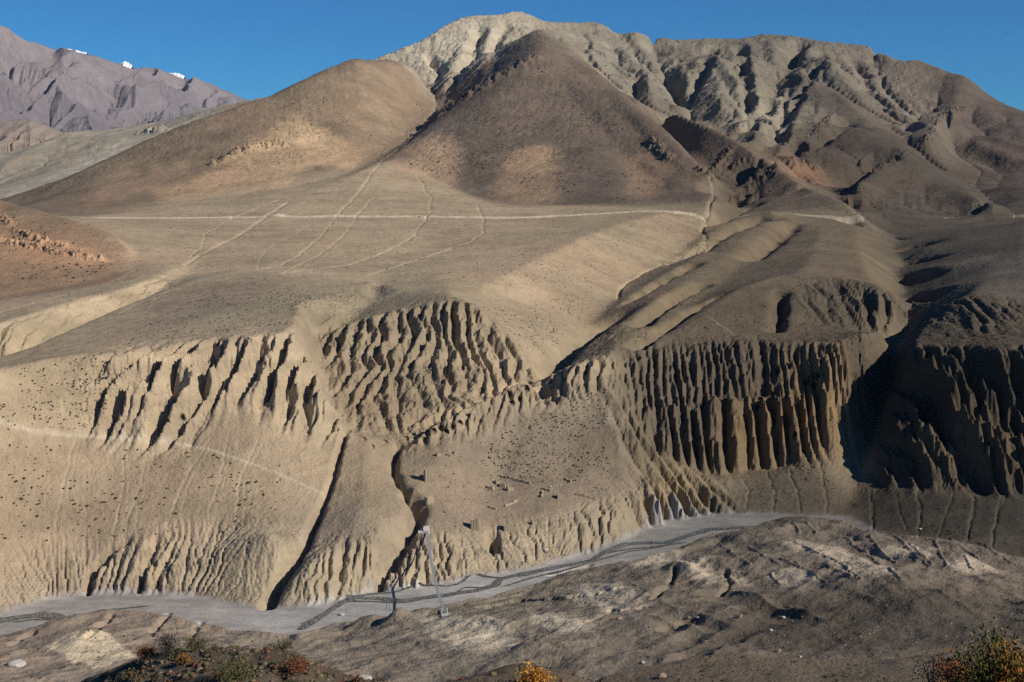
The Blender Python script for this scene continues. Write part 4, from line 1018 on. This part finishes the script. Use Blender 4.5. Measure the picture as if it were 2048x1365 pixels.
def plain(name, c, rough=.9, noise=.35, scale=1.5, metal=0.0):
    m, nt, b = new_mat(name)
    ge = nt.nodes.new('ShaderNodeNewGeometry')
    nz = nt.nodes.new('ShaderNodeTexNoise'); nz.inputs['Scale'].default_value = scale; nz.inputs['Detail'].default_value = 6; nz.inputs['Roughness'].default_value = .7
    nt.links.new(ge.outputs['Position'], nz.inputs['Vector'])
    mm = nt.nodes.new('ShaderNodeMath'); mm.operation = 'MULTIPLY_ADD'; mm.inputs[1].default_value = 2 * noise; mm.inputs[2].default_value = 1 - noise; nt.links.new(nz.outputs['Fac'], mm.inputs[0])
    vm = nt.nodes.new('ShaderNodeVectorMath'); vm.operation = 'SCALE'; vm.inputs[0].default_value = c; nt.links.new(mm.outputs[0], vm.inputs['Scale'])
    nt.links.new(vm.outputs[0], b.inputs['Base Color'])
    b.inputs['Roughness'].default_value = rough; b.inputs['Metallic'].default_value = metal
    bp = nt.nodes.new('ShaderNodeBump'); bp.inputs['Distance'].default_value = .15; nt.links.new(nz.outputs['Fac'], bp.inputs['Height']); nt.links.new(bp.outputs[0], b.inputs['Normal'])
    return m
M_STEEL = plain('galvanised_steel', (.25, .27, .285), .5, .15)
M_WHITE = plain('white_plaster', (.62, .60, .56), .8, .15)
M_CONC = plain('concrete', (.45, .44, .41), .9, .25)
M_MUD = plain('mud_brick', (.35, .285, .2), .95, .3)
M_STONE = plain('pale_stone', (.42, .40, .36), .9, .3, 2.5)
M_GREYSTONE = plain('grey_stone', (.36, .35, .33), .9, .3, 2.5)
M_BROWN = plain('brown_stone', (.27, .20, .15), .9, .35, 2.5)
M_BARK = plain('twig_bark', (.16, .12, .09), .9, .3, 9)
M_LEAF, nt, b_ = new_mat('scrub_leaves')
at = nt.nodes.new('ShaderNodeAttribute'); at.attribute_name = 'earth'; nt.links.new(at.outputs['Color'], b_.inputs['Base Color'])
b_.inputs['Roughness'].default_value = .8

# ------------------------------------------------------------------ the suspension bridge
ax, ay, az = spot(889, 1229); bx, by, bz = spot(853, 1068)
A = Vector((ax, ay, az + .8)); B = Vector((bx, by, bz + .9))
print('bridge', A, B, (B - A).length)
br = empty('suspension_bridge', tuple(A))
tag(br, 'long narrow grey suspension footbridge crossing the river gorge between white anchor blocks', 'bridge')
D = B - A; side = Vector((D.y, -D.x, 0)).normalized(); NB = 60
def bp_(t, lift=0.0, sag=5.0, off=0.0):
    p = D * t + side * off; p.z += lift - sag * 4 * t * (1 - t); return p
dm = MB()
for k in range(NB + 1):
    t = k / NB
    for off, dzz in ((-.55, 0), (.55, 0), (.55, -.12), (-.55, -.12)): dm.v.append(tuple(bp_(t, dzz, 5, off)))
for k in range(NB):
    i = k * 4
    for q in range(4): dm.f.append((i + q, i + (q + 1) % 4, i + 4 + (q + 1) % 4, i + 4 + q))
dm.build('deck', M_STEEL, br)
for off in (-.62, .62):
    c = MB(); c.tube([bp_(k / NB, 1.5, 4.6, off) for k in range(NB + 1)], .04); c.build('main_cable', M_STEEL, br)
    c = MB()
    c.tube([bp_(k / NB / 2, 0 if k % 2 else 1.5, 5 if k % 2 else 4.6, off) for k in range(2 * NB + 1)], .018, 3)
    c.build('side_lacing', M_STEEL, br)
tw = MB()
for off in (-1.5, 1.5): tw.box(bp_(1, -2.2, 5, off * .8), .6, .8, 4.2, math.atan2(side.y, side.x))
tw.box(bp_(1, 2.0, 5, 0), 3.0, .9, .6, math.atan2(side.y, side.x)); tw.build('gate_tower', M_WHITE, br)
tb = MB(); tb.box(bp_(1, -2.2, 5, 0) + D.normalized() * 3.2, 3.2, 2.6, 2.9, math.atan2(side.y, side.x), .96); tb.box(bp_(1, -2.2, 5, -2.9) + D.normalized() * 1.0, 2.2, 2.4, 2.6, math.atan2(side.y, side.x)); tb.build('anchor_block', M_WHITE, br)
tn = MB()
for off in (-1.5, 1.5): tn.box(bp_(0, -2.5, 5, off * .75), .45, .6, 4.0, math.atan2(side.y, side.x))
tn.build('pylon', M_CONC, br)
tn = MB(); tn.box(bp_(0, -2.2, 5, 0) - D.normalized() * 2.6, 2.8, 2.2, 2.1, math.atan2(side.y, side.x), .95); tn.build('anchor_block', M_CONC, br)

# ------------------------------------------------------------------ ruins of mud-brick walls
def wall_mesh(mb, x0, y0, x1, y1, z, h0, h1, th=.55, seed=0):
    n = max(5, int(math.hypot(x1 - x0, y1 - y0) / .35)); dx, dy = x1 - x0, y1 - y0; ln = math.hypot(dx, dy) + 1e-6
    ux, uy = -dy / ln, dx / ln; i0 = len(mb.v)
    hh = h0 + (h1 - h0) * np.linspace(0, 1, n); hh = hh * (1 + .28 * fbm(np.linspace(0, ln / 1.4, n), np.zeros(n) + seed, seed + 3, 3)); hh[[0, -1]] *= .72
    for k in range(n):
        t = k / (n - 1); x, y = x0 + dx * t, y0 + dy * t; w = th * (1 + .2 * math.sin(k * 1.7 + seed))
        for sgn, zz, tp in ((-1, -1.5, 1.25), (1, -1.5, 1.25), (1, hh[k], .7), (-1, hh[k], .7)):
            mb.v.append((x + ux * w * sgn * tp * .5, y + uy * w * sgn * tp * .5, z + zz))
    for k in range(n - 1):
        i = i0 + k * 4
        for q in range(4): mb.f.append((i + q, i + (q + 1) % 4, i + 4 + (q + 1) % 4, i + 4 + q))
    mb.f += [(i0 + 3, i0 + 2, i0 + 1, i0), (i0 + n * 4 - 4, i0 + n * 4 - 3, i0 + n * 4 - 2, i0 + n * 4 - 1)]
def ruin(px, py, w, d, h, rot, label, seed, sides=3, name='ruined_house', group=None):
    h *= .78
    x, y, z = spot(px, py)
    e = empty(name, (x, y, z), rot); tag(e, label, 'ruin', group)
    cs = [(-w / 2, -d / 2), (w / 2, -d / 2), (w / 2, d / 2), (-w / 2, d / 2)]
    for k in range(sides):
        (xa, ya), (xb, yb) = cs[(k + 3) % 4], cs[(k + 4) % 4]
        mb = MB(); hs = [1.0, .85, .6, .5][k]
        wall_mesh(mb, xa, ya, xb, yb, 0, h * hs, h * (.5 + .5 * rng.random()), min(.75, .25 + h * .07), seed + k)
        mb.build('wall', M_MUD, e)
    return e
ruin(856, 962, 3.6, 3.4, 9.0, .15, 'tall narrow broken mud tower casting a dark shadow beside the upper gully', 11, 4, 'ruined_tower')
ruin(858, 1004, 3.4, 3.0, 3.6, .5, 'squat crumbling mud wall at the gully edge, below the tall broken tower', 21, 3)
ruin(951, 1057, 4.0, 3.0, 6.8, -.1, 'upright pointed mud tower on the terrace edge, right of the white bridge head', 31, 4, 'ruined_tower')
ruin(1020, 1060, 6.2, 4.0, 3.8, .05, 'wide low block of mud ruin on the terrace edge, right of the pointed tower', 41, 4)
ruin(1121, 998, 3.4, 3.0, 3.6, .1, 'small square mud ruin standing alone on the right of the terrace', 51, 4)
ruin(1068, 1049, 2.4, 2.0, 2.6, .3, 'little mud stump above the river cliff, right of the wide low ruin', 61, 3)
ruin(877, 912, 2.2, 2.0, 2.2, .4, 'leftmost of the three small mud stumps under the cave row', 71, 2)
ruin(898, 913, 2.2, 1.8, 2.0, -.2, 'middle one of the three small mud stumps under the cave row', 75, 2)
ruin(911, 910, 2.0, 1.8, 2.4, .2, 'rightmost of the three small mud stumps under the cave row', 79, 2)
for k, (px, py, w, h, lab) in enumerate([(981,979,3.0,2.4,'leftmost broken room of the ruined village cluster'), (990,984,2.4,2.2,'low broken room in front of the leftmost room of the village cluster'), (995,968,2.2,2.8,'thin standing wall at the back of the village cluster'), (1006,974,3.0,2.6,'broken room in the middle of the ruined village cluster'), (1013,972,2.6,2.8,'taller broken room just right of the middle of the village cluster'), (1020,980,3.2,2.6,'rightmost broken room of the ruined village cluster')]):
    ruin(px, py, w, 2.6, h, .3 * (k % 3) - .3, lab, 90 + 4 * k, 3, 'ruined_house', 'broken rooms of the ruined village')
for k, (xa, ya, xb, yb, h, lab) in enumerate([(996,953,1030,960,1.1,'low rubble wall at the top left of the ruined fields'), (1030,962,1060,970,1.4,'thick rubble wall joining the right end of the top left field wall'), (1082,979,1102,985,1.2,'short rubble wall left of the small square ruin'), (1083,996,1086,984,1.3,'short rubble wall running uphill above the small square ruin'), (1150,990,1192,1002,1.2,'long low rubble wall near the right end of the terrace'), (1188,976,1218,982,1.0,'low rubble wall highest on the right side of the terrace'), (975,1015,992,1020,.9,'short dark rubble wall on the bare middle of the terrace'), (1010,1014,1034,1003,1.0,'rubble wall sloping up to the right across the middle of the terrace'), (955,975,985,986,.9,'low rubble wall leading left from the village cluster'), (1128,960,1142,966,1.0,'tiny rubble wall in the scrub above the small square ruin'), (1105,970,1125,973,.9,'faint rubble wall between the fields and the scrub')]):
    x0, y0, z0 = spot(xa, ya); x1, y1, z1 = spot(xb, yb)
    e = empty('rubble_wall', (x0, y0, z0)); tag(e, lab, 'wall', 'rubble walls on the ruin terrace')
    mb = MB(); L_ = math.hypot(x1 - x0, y1 - y0); n = max(2, int(L_ / 2.5))
    for q in range(n):
        t0, t1 = q / n, (q + 1.02) / n
        zz = float(ground(np.array([x0 + (x1 - x0) * (t0 + t1) / 2]), np.array([y0 + (y1 - y0) * (t0 + t1) / 2]))[0])
        wall_mesh(mb, (x1 - x0) * t0, (y1 - y0) * t0, (x1 - x0) * t1, (y1 - y0) * t1, zz - z0, h, h, .9, 200 + 9 * k + q)
    mb.build('wall', M_MUD, e)

# ------------------------------------------------------------------ stones
def ico(sub):
    t = (1 + 5 ** .5) / 2
    v = [(-1, t, 0), (1, t, 0), (-1, -t, 0), (1, -t, 0), (0, -1, t), (0, 1, t), (0, -1, -t), (0, 1, -t), (t, 0, -1), (t, 0, 1), (-t, 0, -1), (-t, 0, 1)]
    f = [(0,11,5),(0,5,1),(0,1,7),(0,7,10),(0,10,11),(1,5,9),(5,11,4),(11,10,2),(10,7,6),(7,1,8),(3,9,4),(3,4,2),(3,2,6),(3,6,8),(3,8,9),(4,9,5),(2,4,11),(6,2,10),(8,6,7),(9,8,1)]
    v = [tuple(np.array(p) / np.linalg.norm(p)) for p in v]
    for _ in range(sub):
        c = {}; nf_ = []
        def mid(a, b):
            k = (min(a, b), max(a, b))
            if k not in c:
                p = np.array(v[a]) + np.array(v[b]); v.append(tuple(p / np.linalg.norm(p))); c[k] = len(v) - 1
            return c[k]
        for a, b, d in f:
            x, y, z = mid(a, b), mid(b, d), mid(d, a); nf_ += [(a, x, z), (b, y, x), (d, z, y), (x, y, z)]
        f = nf_
    return np.array(v), np.array(f)
IV, IF = ico(3)
def rock_mesh(name, mat, seed, flat=.65, IV=IV, IF=IF):
    r = np.random.default_rng(seed); P = IV.copy()
    for _ in range(9):
        n = r.normal(size=3); n /= np.linalg.norm(n); h = .55 + .3 * r.random()
        d = P @ n; k = np.clip(d - h, 0, None); P -= n[None] * k[:, None] * .9
    P *= (1 + .12 * fbm(P[:, 0] * 3 + seed, P[:, 1] * 3 + P[:, 2] * 2, seed, 3))[:, None]
    P *= np.array([1, .8, flat])
    me = bpy.data.meshes.new(name); me.from_pydata(P.tolist(), [], IF.tolist()); me.update(); me.materials.append(mat); return me
stones = [rock_mesh('boulder', M_STONE, 1), rock_mesh('boulder', M_BROWN, 2), rock_mesh('boulder', M_STONE, 3, .4), rock_mesh('boulder', M_BROWN, 4, .8)]
def boulder(px, py, r, v, label, rot=0.0, fg=False, d=None):
    if fg: y = d; x = (px - 1024) / F * d; z = float(fground(np.array([x]), np.array([y]))[0])
    else: x, y, z = spot(px, py)
    o = bpy.data.objects.new('boulder', stones[v]); col.objects.link(o)
    o.location = (x, y, z + r * .25); o.scale = (r, r, r); o.rotation_euler = (0, 0, rot)
    return tag(o, label, 'boulder')
boulder(684,1231,1.5,2,'white boulder lying alone on the grey gravel beside the river water')
boulder(34,1333,3.6,2,'large pale flat boulder at the lower left, below the cream bank', .3)
boulder(1090,1103,1.8,0,'grey boulder half buried in the talus above the river, below the ruins')
boulder(1239,1241,1.3,1,'rust brown boulder on the near terrace, above the winding dry rills')
boulder(1396,1238,1.0,0,'pale yellowish boulder on the near terrace, furthest right of its two neighbours')
boulder(1378,1240,.7,1,'small brown stone left of the pale yellowish boulder')
boulder(1479,1235,1.1,3,'brown boulder with a shadow on the dark flat, right of the pale yellowish boulder')
boulder(1566,1237,.9,0,'pale stone on the dark flat, right of the brown shadowed boulder')
boulder(1541,1262,.8,0,'pale stone nearest the camera on the dark middle flat')
boulder(1285,1327,.8,0,'pale pointed stone on the crest of the near spur')
boulder(1325,1356,1.1,1,'orange brown rock at the bottom edge of the near spur')
boulder(1600,1316,.6,0,'small pale stone on the spur crest left of the long shadow')
boulder(1555,1306,1.2,3,'dark block at the left end of the long shadow behind the spur crest')
boulder(1100,975,.9,0,'grey boulder among the ruined fields')
boulder(1840,1060,1.0,0,'small white stone on the dark right talus')
boulder(727,1350,.30,0,'white angular stone at the right foot of the scrubby foreground slope', 0, True, 45.5)
boulder(2012,1352,.62,3,'grey lichen covered rock at the lower right corner under the orange bush', .5, True, 24)
boulder(2062,1360,.5,1,'brown rock cut by the right frame edge under the orange bush', 1.5, True, 23)
boulder(1946,1368,.35,3,'low grey rock at the bottom edge left of the lichen covered rock', 1.0, True, 24)

# scattered stones nobody could count: one object
V1, F1 = ico(0)
def scatter(name, pts, rad, mat, label, cat, colr=None, squash=.7, jitter=.3):
    n = len(pts); J = 1 + jitter * rng.uniform(-1, 1, (n, len(V1)))
    P = V1[None] * J[..., None] * rad[:, None, None] * np.array([1, 1, squash]); P = P + pts[:, None]
    Q = (F1[None] + (np.arange(n) * len(V1))[:, None, None]).reshape(-1, 3)
    C = None
    if colr is not None:
        C = np.ones((n, len(V1), 4), np.float32); C[..., :3] = colr[:, None] * (1 + .35 * rng.uniform(-1, 1, (n, len(V1), 1)))
    o = mesh_from(name, P.reshape(-1, 3), Q, mat, None if C is None else C.reshape(-1, 4), smooth=False)
    return tag(o, label, cat, kind='stuff')
def fill(poly, n):
    poly = np.array(poly, float); lo, hi = poly.min(0), poly.max(0); out = []
    while len(out) < n:
        q = lo + (hi - lo) * rng.random((4 * n, 2)); ok = inpoly(q[:, 0], q[:, 1], poly)
        out += q[ok].tolist()
    out = np.array(out[:n]); c = np.clip(np.round(((out[:, 0] - 1024) / F + AM) / (2 * AM) * (NA - 1)).astype(int), 0, NA - 1)
    res = []
    for (px, py), cc_ in zip(out, c):
        r = np.searchsorted(-PYrun[:, cc_], -py)
        if r >= NR: continue
        d = Y0 * math.exp(DA * r); res.append(((px - 1024) / F * d, d))
    res = np.array(res); z = ground(res[:, 0], res[:, 1])
    return np.column_stack([res, z])
bedpoly = [(0,1235),(180,1190),(390,1195),(520,1222),(700,1200),(860,1176),(1060,1145),(1270,1075),(1350,1040),(1540,1032),(1420,1066),(1340,1098),(1130,1145),(860,1200),(600,1258),(430,1236),(230,1214),(0,1262)]
p = fill(bedpoly, 2600); scatter('river_stones', p, rng.uniform(.15, .5, len(p)) ** 1.6 * .9, M_GREYSTONE, 'loose grey and white stones strewn over the river gravel', 'stones')
p = fill([(900,1200),(1500,1060),(2040,1110),(2040,1290),(1300,1300),(700,1340),(600,1290)], 700); scatter('terrace_stones', p, rng.uniform(.3, .75, len(p)) ** 2 * .6, M_GREYSTONE, 'small pale stones strewn over the dark near terrace', 'stones')

# ------------------------------------------------------------------ scrub
def tuft_mesh(name, n, seed, base_col, leaf=.16, spread=1.0, tall=.75, var=.3, second=None):
    """leaf sized faces in uneven clumps round a few stems"""
    r = np.random.default_rng(seed)
    k = max(4, n // 40); cen = r.normal(size=(k, 3)); cen /= np.linalg.norm(cen, axis=1, keepdims=True); cen *= (.35 + .45 * r.random((k, 1)))
    cen[:, 2] = np.abs(cen[:, 2]) * tall + .25
    c = cen[r.integers(0, k, n)] + r.normal(size=(n, 3)) * .2 * spread
    c[:, 2] = np.abs(c[:, 2])
    u = r.normal(size=(n, 3)); u /= np.linalg.norm(u, axis=1, keepdims=True); w = r.normal(size=(n, 3)); w -= (w * u).sum(1, keepdims=True) * u; w /= np.linalg.norm(w, axis=1, keepdims=True)
    l = leaf * (.6 + .8 * r.random((n, 1)))
    V = np.stack([c - u * l, c + w * l * .5, c + u * l, c - w * l * .5], 1).reshape(-1, 3)
    Q = np.arange(4 * n).reshape(-1, 4)
    cl = np.array(base_col)[None] * (1 + var * r.uniform(-1, 1, (n, 1)))
    if second is not None:
        s_ = (fbm(c[:, 0] * 2 + seed, c[:, 1] * 2 + c[:, 2], seed, 2) + .2 * r.normal(size=n) > 0)[:, None]; cl = np.where(s_, cl, np.array(second)[None] * (1 + var * r.uniform(-1, 1, (n, 1))))
    C = np.ones((n, 4, 4), np.float32); C[..., :3] = cl[:, None]
    me = bpy.data.meshes.new(name)
    me.from_pydata(V.tolist(), [], Q.tolist()); me.update(); a_ = me.color_attributes.new('earth', 'FLOAT_COLOR', 'POINT'); a_.data.foreach_set('color', C.ravel())
    me.materials.append(M_LEAF); return me
OLIVE, RUST, ORANGE, GREY, DARK = (.075,.07,.035), (.15,.06,.032), (.36,.16,.03), (.13,.105,.085), (.055,.05,.032)
small = [tuft_mesh('scrub_bush', 150, 40 + k, c_) for k, c_ in enumerate((DARK, OLIVE, DARK, (.09,.08,.05)))]
AREAS = [
 ([(300,640),(480,555),(600,560),(650,600),(580,650),(250,690)], 900, .45, .85, 'low dark scrub bush on the smooth plateau above the left fluted cliffs', 'scrub on the left plateau'),
 ([(0,745),(260,700),(200,860),(0,860)], 480, .45, .8, 'low dark scrub bush on the steep pale slope left of the fluted cliffs', 'scrub on the steep left slope'),
 ([(0,890),(300,890),(560,930),(590,960),(0,950)], 110, .5, 1.1, 'round olive bush just below the footpath on the wide left talus', 'scrub below the footpath'),
 ([(0,950),(590,960),(580,1015),(0,1015)], 140, .5, 1.25, 'round olive bush on the middle of the wide left talus', 'scrub on the middle of the wide left talus'),
 ([(0,1015),(580,1015),(440,1070),(0,1100)], 110, .5, 1.1, 'round olive bush low on the wide left talus, just above the fluted river cliffs', 'scrub above the left river cliffs'),
 ([(1000,860),(1210,775),(1235,960),(1080,970),(960,930)], 900, .4, .8, 'low dark scrub bush on the grey talus cone above the ruins', 'scrub on the talus cone'),
 ([(950,600),(1050,520),(1230,560),(1180,650),(1080,720)], 800, .45, .8, 'low dark scrub bush on the broad slope left of the side valley', 'scrub on the side valley slope'),
 ([(1480,945),(1620,915),(1690,1000),(1500,1025)], 260, .45, .8, 'low dark scrub bush on the talus below the dark pillared wall', 'scrub under the pillared wall'),
 ([(1350,670),(1480,585),(1600,560),(1690,680),(1400,690)], 600, .45, .9, 'low dark scrub bush on the brown slope above the pillared wall', 'scrub above the pillared wall'),
 ([(1260,690),(1380,570),(1420,590),(1330,670)], 220, .45, .8, 'low dark scrub bush in the narrow valley left of the brown slope', 'scrub in the narrow valley'),
 ([(0,420),(180,450),(260,530),(120,570),(0,585)], 550, .8, 1.5, 'scrub bush on the orange brown hill at the left edge', 'scrub on the left edge hill'),
 ([(160,450),(1380,430),(1200,560),(700,560),(400,540),(100,620)], 1000, .5, 1.0, 'sparse scrub bush on the open tan plain', 'scrub on the plain'),
 ([(300,400),(560,210),(720,130),(860,220),(700,330)], 900, 1.2, 2.4, 'scrub bush on the long brown range at the left', 'scrub on the brown range'),
 ([(800,320),(1085,120),(1400,340),(1250,400),(950,380)], 1900, 1.2, 2.4, 'scrub bush on the dark pyramid hill', 'scrub on the pyramid hill'),
 ([(1300,220),(1700,140),(2040,260),(2040,420),(1500,420)], 900, 1.2, 2.6, 'scrub bush on the dark hills at the right', 'scrub on the right hills'),
 ([(760,130),(920,45),(1500,85),(1700,110),(1400,230),(1200,150)], 500, 1.6, 3.2, 'scrub bush on the pale mountain top', 'scrub on the pale mountain'),
 ([(850,1240),(1300,1120),(1560,1050),(2040,1110),(2040,1290),(1200,1300),(800,1330)], 1500, .22, .5, 'tiny scrub bush on the dark near terrace', 'scrub on the near terrace'),
 ([(0,1300),(200,1240),(600,1280),(640,1310),(300,1290),(130,1360),(0,1360)], 260, .25, .6, 'small scrub bush on the brown bank at the lower left', 'scrub on the lower left bank'),
 ([(1200,1350),(1440,1312),(1450,1364),(1200,1364)], 120, .2, .5, 'small dark bush on the left shoulder of the near spur, left of the long shadow', 'scrub on the left shoulder of the near spur'),
 ([(1440,1312),(1560,1322),(1700,1326),(1700,1364),(1450,1364)], 140, .2, .5, 'small dark bush on the middle of the near spur, under the long shadow', 'scrub on the middle of the near spur'),
 ([(1700,1326),(1800,1326),(2040,1300),(2040,1364),(1700,1364)], 140, .2, .5, 'small dark bush on the near spur beside the tall orange and olive bush', 'scrub on the right end of the near spur'),
 ([(840,900),(1000,850),(980,930),(1180,1000),(900,1060)], 170, .3, .7, 'scrub bush among the ruins of the terrace', 'scrub among the ruins'),
 ([(1700,1000),(2040,1000),(2040,1095),(1800,1060)], 300, .4, .9, 'low scrub bush on the black talus at the right edge', 'scrub on the right edge talus'),
]
AP, AR, AL = [], [], []
for k, (poly, n, ra, rb, lab, grp) in enumerate(AREAS):
    p = fill(poly, n); r = (.55 * ra + (rb * .95 - .55 * ra) * rng.random(len(p)) ** 2.2)
    keep = fbm(p[:, 0] / (p[:, 1] * .02), p[:, 1] / (p[:, 1].mean() * .05), 700 + k, 3) > (-.3 if k in (0, 2, 3, 4, 5, 8) else -.05)
    AP.append(p[keep]); AR.append(r[keep]); AL.append(np.full(keep.sum(), k))
AP, AR, AL = np.concatenate(AP), np.concatenate(AR), np.concatenate(AL)
order = np.argsort(-AR / AP[:, 1])
big, rest = order[:240], order[240:]
for i in big:
    o = bpy.data.objects.new('scrub_bush', small[rng.integers(0, 4)]); col.objects.link(o)
    o.location = (AP[i, 0], AP[i, 1], AP[i, 2] - .05); q = AR[i]; o.scale = (q * 1.15, q * 1.15, q); o.rotation_euler = (0, 0, 6.28 * rng.random())
    tag(o, AREAS[AL[i]][4], 'bush', AREAS[AL[i]][5])
cc3 = np.array([DARK, OLIVE, (.075,.066,.042)])[rng.integers(0, 3, len(rest))]
scatter('scrub', AP[rest], AR[rest], M_LEAF, 'countless low dark scrub bushes dotted over the slopes', 'scrub', cc3, .75, .35)

# foreground bushes, each with its own stems and foliage
def bush(px, base_py, d, w, h, n, colr, second, label, seed, leaf=.05, name='bush', group=None, cat='bush'):
    x = (px - 1024) / F * d; z = float(fground(np.array([x]), np.array([d]))[0])
    e = empty(name, (x, d, z), 6.28 * rng.random()); tag(e, label, cat, group)
    me = tuft_mesh('foliage', n, seed, colr, leaf / max(w, .3) * 1.0, 1.0, 1.0, .4, second)
    o = bpy.data.objects.new('foliage', me); o.parent = e; o.scale = (w * .62, w * .62, h * .8); col.objects.link(o)
    mb = MB(); r = np.random.default_rng(seed)
    for k in range(9 if n > 500 else 5):
        a = r.uniform(0, 6.28); l = r.uniform(.6, 1.0)
        pts = [(0, 0, -.1), (math.cos(a) * w * .12, math.sin(a) * w * .12, h * .35 * l), (math.cos(a + .3) * w * .3 * l, math.sin(a + .3) * w * .3 * l, h * .7 * l), (math.cos(a + .2) * w * .45 * l, math.sin(a + .2) * w * .45 * l, h * 1.02 * l)]
        mb.tube(pts, [.03, .02, .012, .005], 4)
    mb.build('stem', M_BARK, e)
    return e
bush(1992, 1400, 25.5, 1.5, 1.45, 5200, (.11,.1,.022), (.24,.11,.02), 'tall bush of orange and olive leaves at the right edge of the frame', 900, .055)
bush(2050, 1400, 25, 1.3, 1.3, 3000, (.1,.09,.025), (.22,.09,.02), 'orange leaved bush cut by the right frame edge beside the tall one', 903, .055)
bush(1905, 1375, 28, .8, .6, 1600, RUST, (.36,.12,.03), 'low rust red bush at the foot of the tall orange and olive bush', 901, .045)
bush(1862, 1372, 29, .7, .75, 700, GREY, (.16,.13,.1), 'grey leafless twiggy bush left of the low rust red bush', 902, .035)
bush(1765, 1380, 32, .55, .5, 700, DARK, (.1,.09,.05), 'dark green bush at the bottom edge left of the grey twiggy bush', 904, .04)
bush(1066, 1372, 44.5, .95, .8, 2200, ORANGE, (.6,.28,.04), 'bright orange bush on the bottom edge near the middle', 905, .06)
bush(1000, 1375, 43.5, .5, .4, 500, ORANGE, (.4,.2,.03), 'small orange bush left of the bright orange bush', 906, .05)
bush(470, 1372, 43, 1.15, .75, 2400, (.12,.115,.05), (.09,.085,.035), 'round grey green cushion bush at the bottom left', 907, .05)
bush(590, 1365, 43.5, .8, .5, 1400, RUST, (.26,.1,.04), 'rust red low bush right of the round grey green cushion', 908, .045)
bush(292, 1328, 50, .8, .5, 1300, RUST, (.24,.1,.04), 'rust red bush on the left part of the foreground crest', 909, .05)
bush(338, 1296, 49.5, .75, .7, 1000, GREY, DARK, 'dark twiggy bush standing on the foreground crest', 910, .045)
bush(388, 1300, 48.5, 1.1, .6, 1500, OLIVE, (.11,.1,.04), 'olive bush on top of the foreground crest', 911, .05)
bush(370, 1330, 46.5, .5, .35, 600, ORANGE, (.3,.17,.04), 'small ochre bush under the olive crest bush', 912, .045)
bush(560, 1300, 46.5, .9, .45, 1000, (.13,.11,.05), OLIVE, 'straw green bush on the right shoulder of the foreground crest', 913, .05)
k = 0
FGC = [OLIVE, (.12,.1,.05), GREY, RUST, (.16,.12,.07), DARK]
fgm = [tuft_mesh('scrub_bush', 420, 950 + q, FGC[q], .10, 1.1, .8, .4, FGC[(q + 1) % 6]) for q in range(6)]
crest = [(130,1372),(165,1345),(210,1326),(300,1302),(345,1284),(380,1293),(430,1273),(520,1283),(600,1291),(650,1318),(700,1345),(745,1374)]
TP, TR, TC = [], [], []
for i in range(2600):
    d = 37 + 14 * rng.random(); px = 60 + 760 * rng.random(); x = (px - 1024) / F * d
    z = float(fground(np.array([x]), np.array([d]))[0]); py = HOR - F * z / d
    if i < 110 and py < 1375:
        r = .16 + .22 * rng.random() ** 2; q = rng.integers(0, 6)
        o = bpy.data.objects.new('scrub_bush', fgm[q]); col.objects.link(o); o.location = (x, d, z - .03); o.scale = (r, r, r * .8); o.rotation_euler = (0, 0, 6.28 * rng.random())
        nm = ['olive', 'straw green', 'grey', 'rusty', 'tan', 'dark green'][q]
        tag(o, nm + ' low bush among the scrub of the foreground slope', 'bush', nm + ' scrub on the foreground slope')
    else: TP.append((x, d, z)); TR.append(.04 + .09 * rng.random() ** 2); TC.append(FGC[rng.integers(0, 6)])
for i in range(900):
    d = 24 + 24 * rng.random(); px = 830 + 1300 * rng.random(); x = (px - 1024) / F * d
    z = float(fground(np.array([x]), np.array([d]))[0]); TP.append((x, d, z)); TR.append(.04 + .09 * rng.random() ** 2); TC.append(FGC[rng.integers(0, 6)])
scatter('undergrowth', np.array(TP), np.array(TR), M_LEAF, 'dry tufts and cushions covering the foreground slope', 'undergrowth', np.array(TC), .8, .5)
print('things', round(time.time() - T0, 1))

# ------------------------------------------------------------------ air between the camera and the far range
hz = MB(); hz.box((1000, 9800, -262), 24000, 20500, 2600)
m = bpy.data.materials.new('clear_mountain_air'); m.use_nodes = True
nt = m.node_tree; nt.nodes.remove(nt.nodes['Principled BSDF'])
pv = nt.nodes.new('ShaderNodeVolumePrincipled'); pv.inputs['Color'].default_value = (.38, .62, 1, 1); pv.inputs['Density'].default_value = 0.6e-5; pv.inputs['Anisotropy'].default_value = 0.0
nt.links.new(pv.outputs[0], nt.nodes['Material Output'].inputs['Volume'])
h = hz.build('haze', m); h['kind'] = 'stuff'
#END5
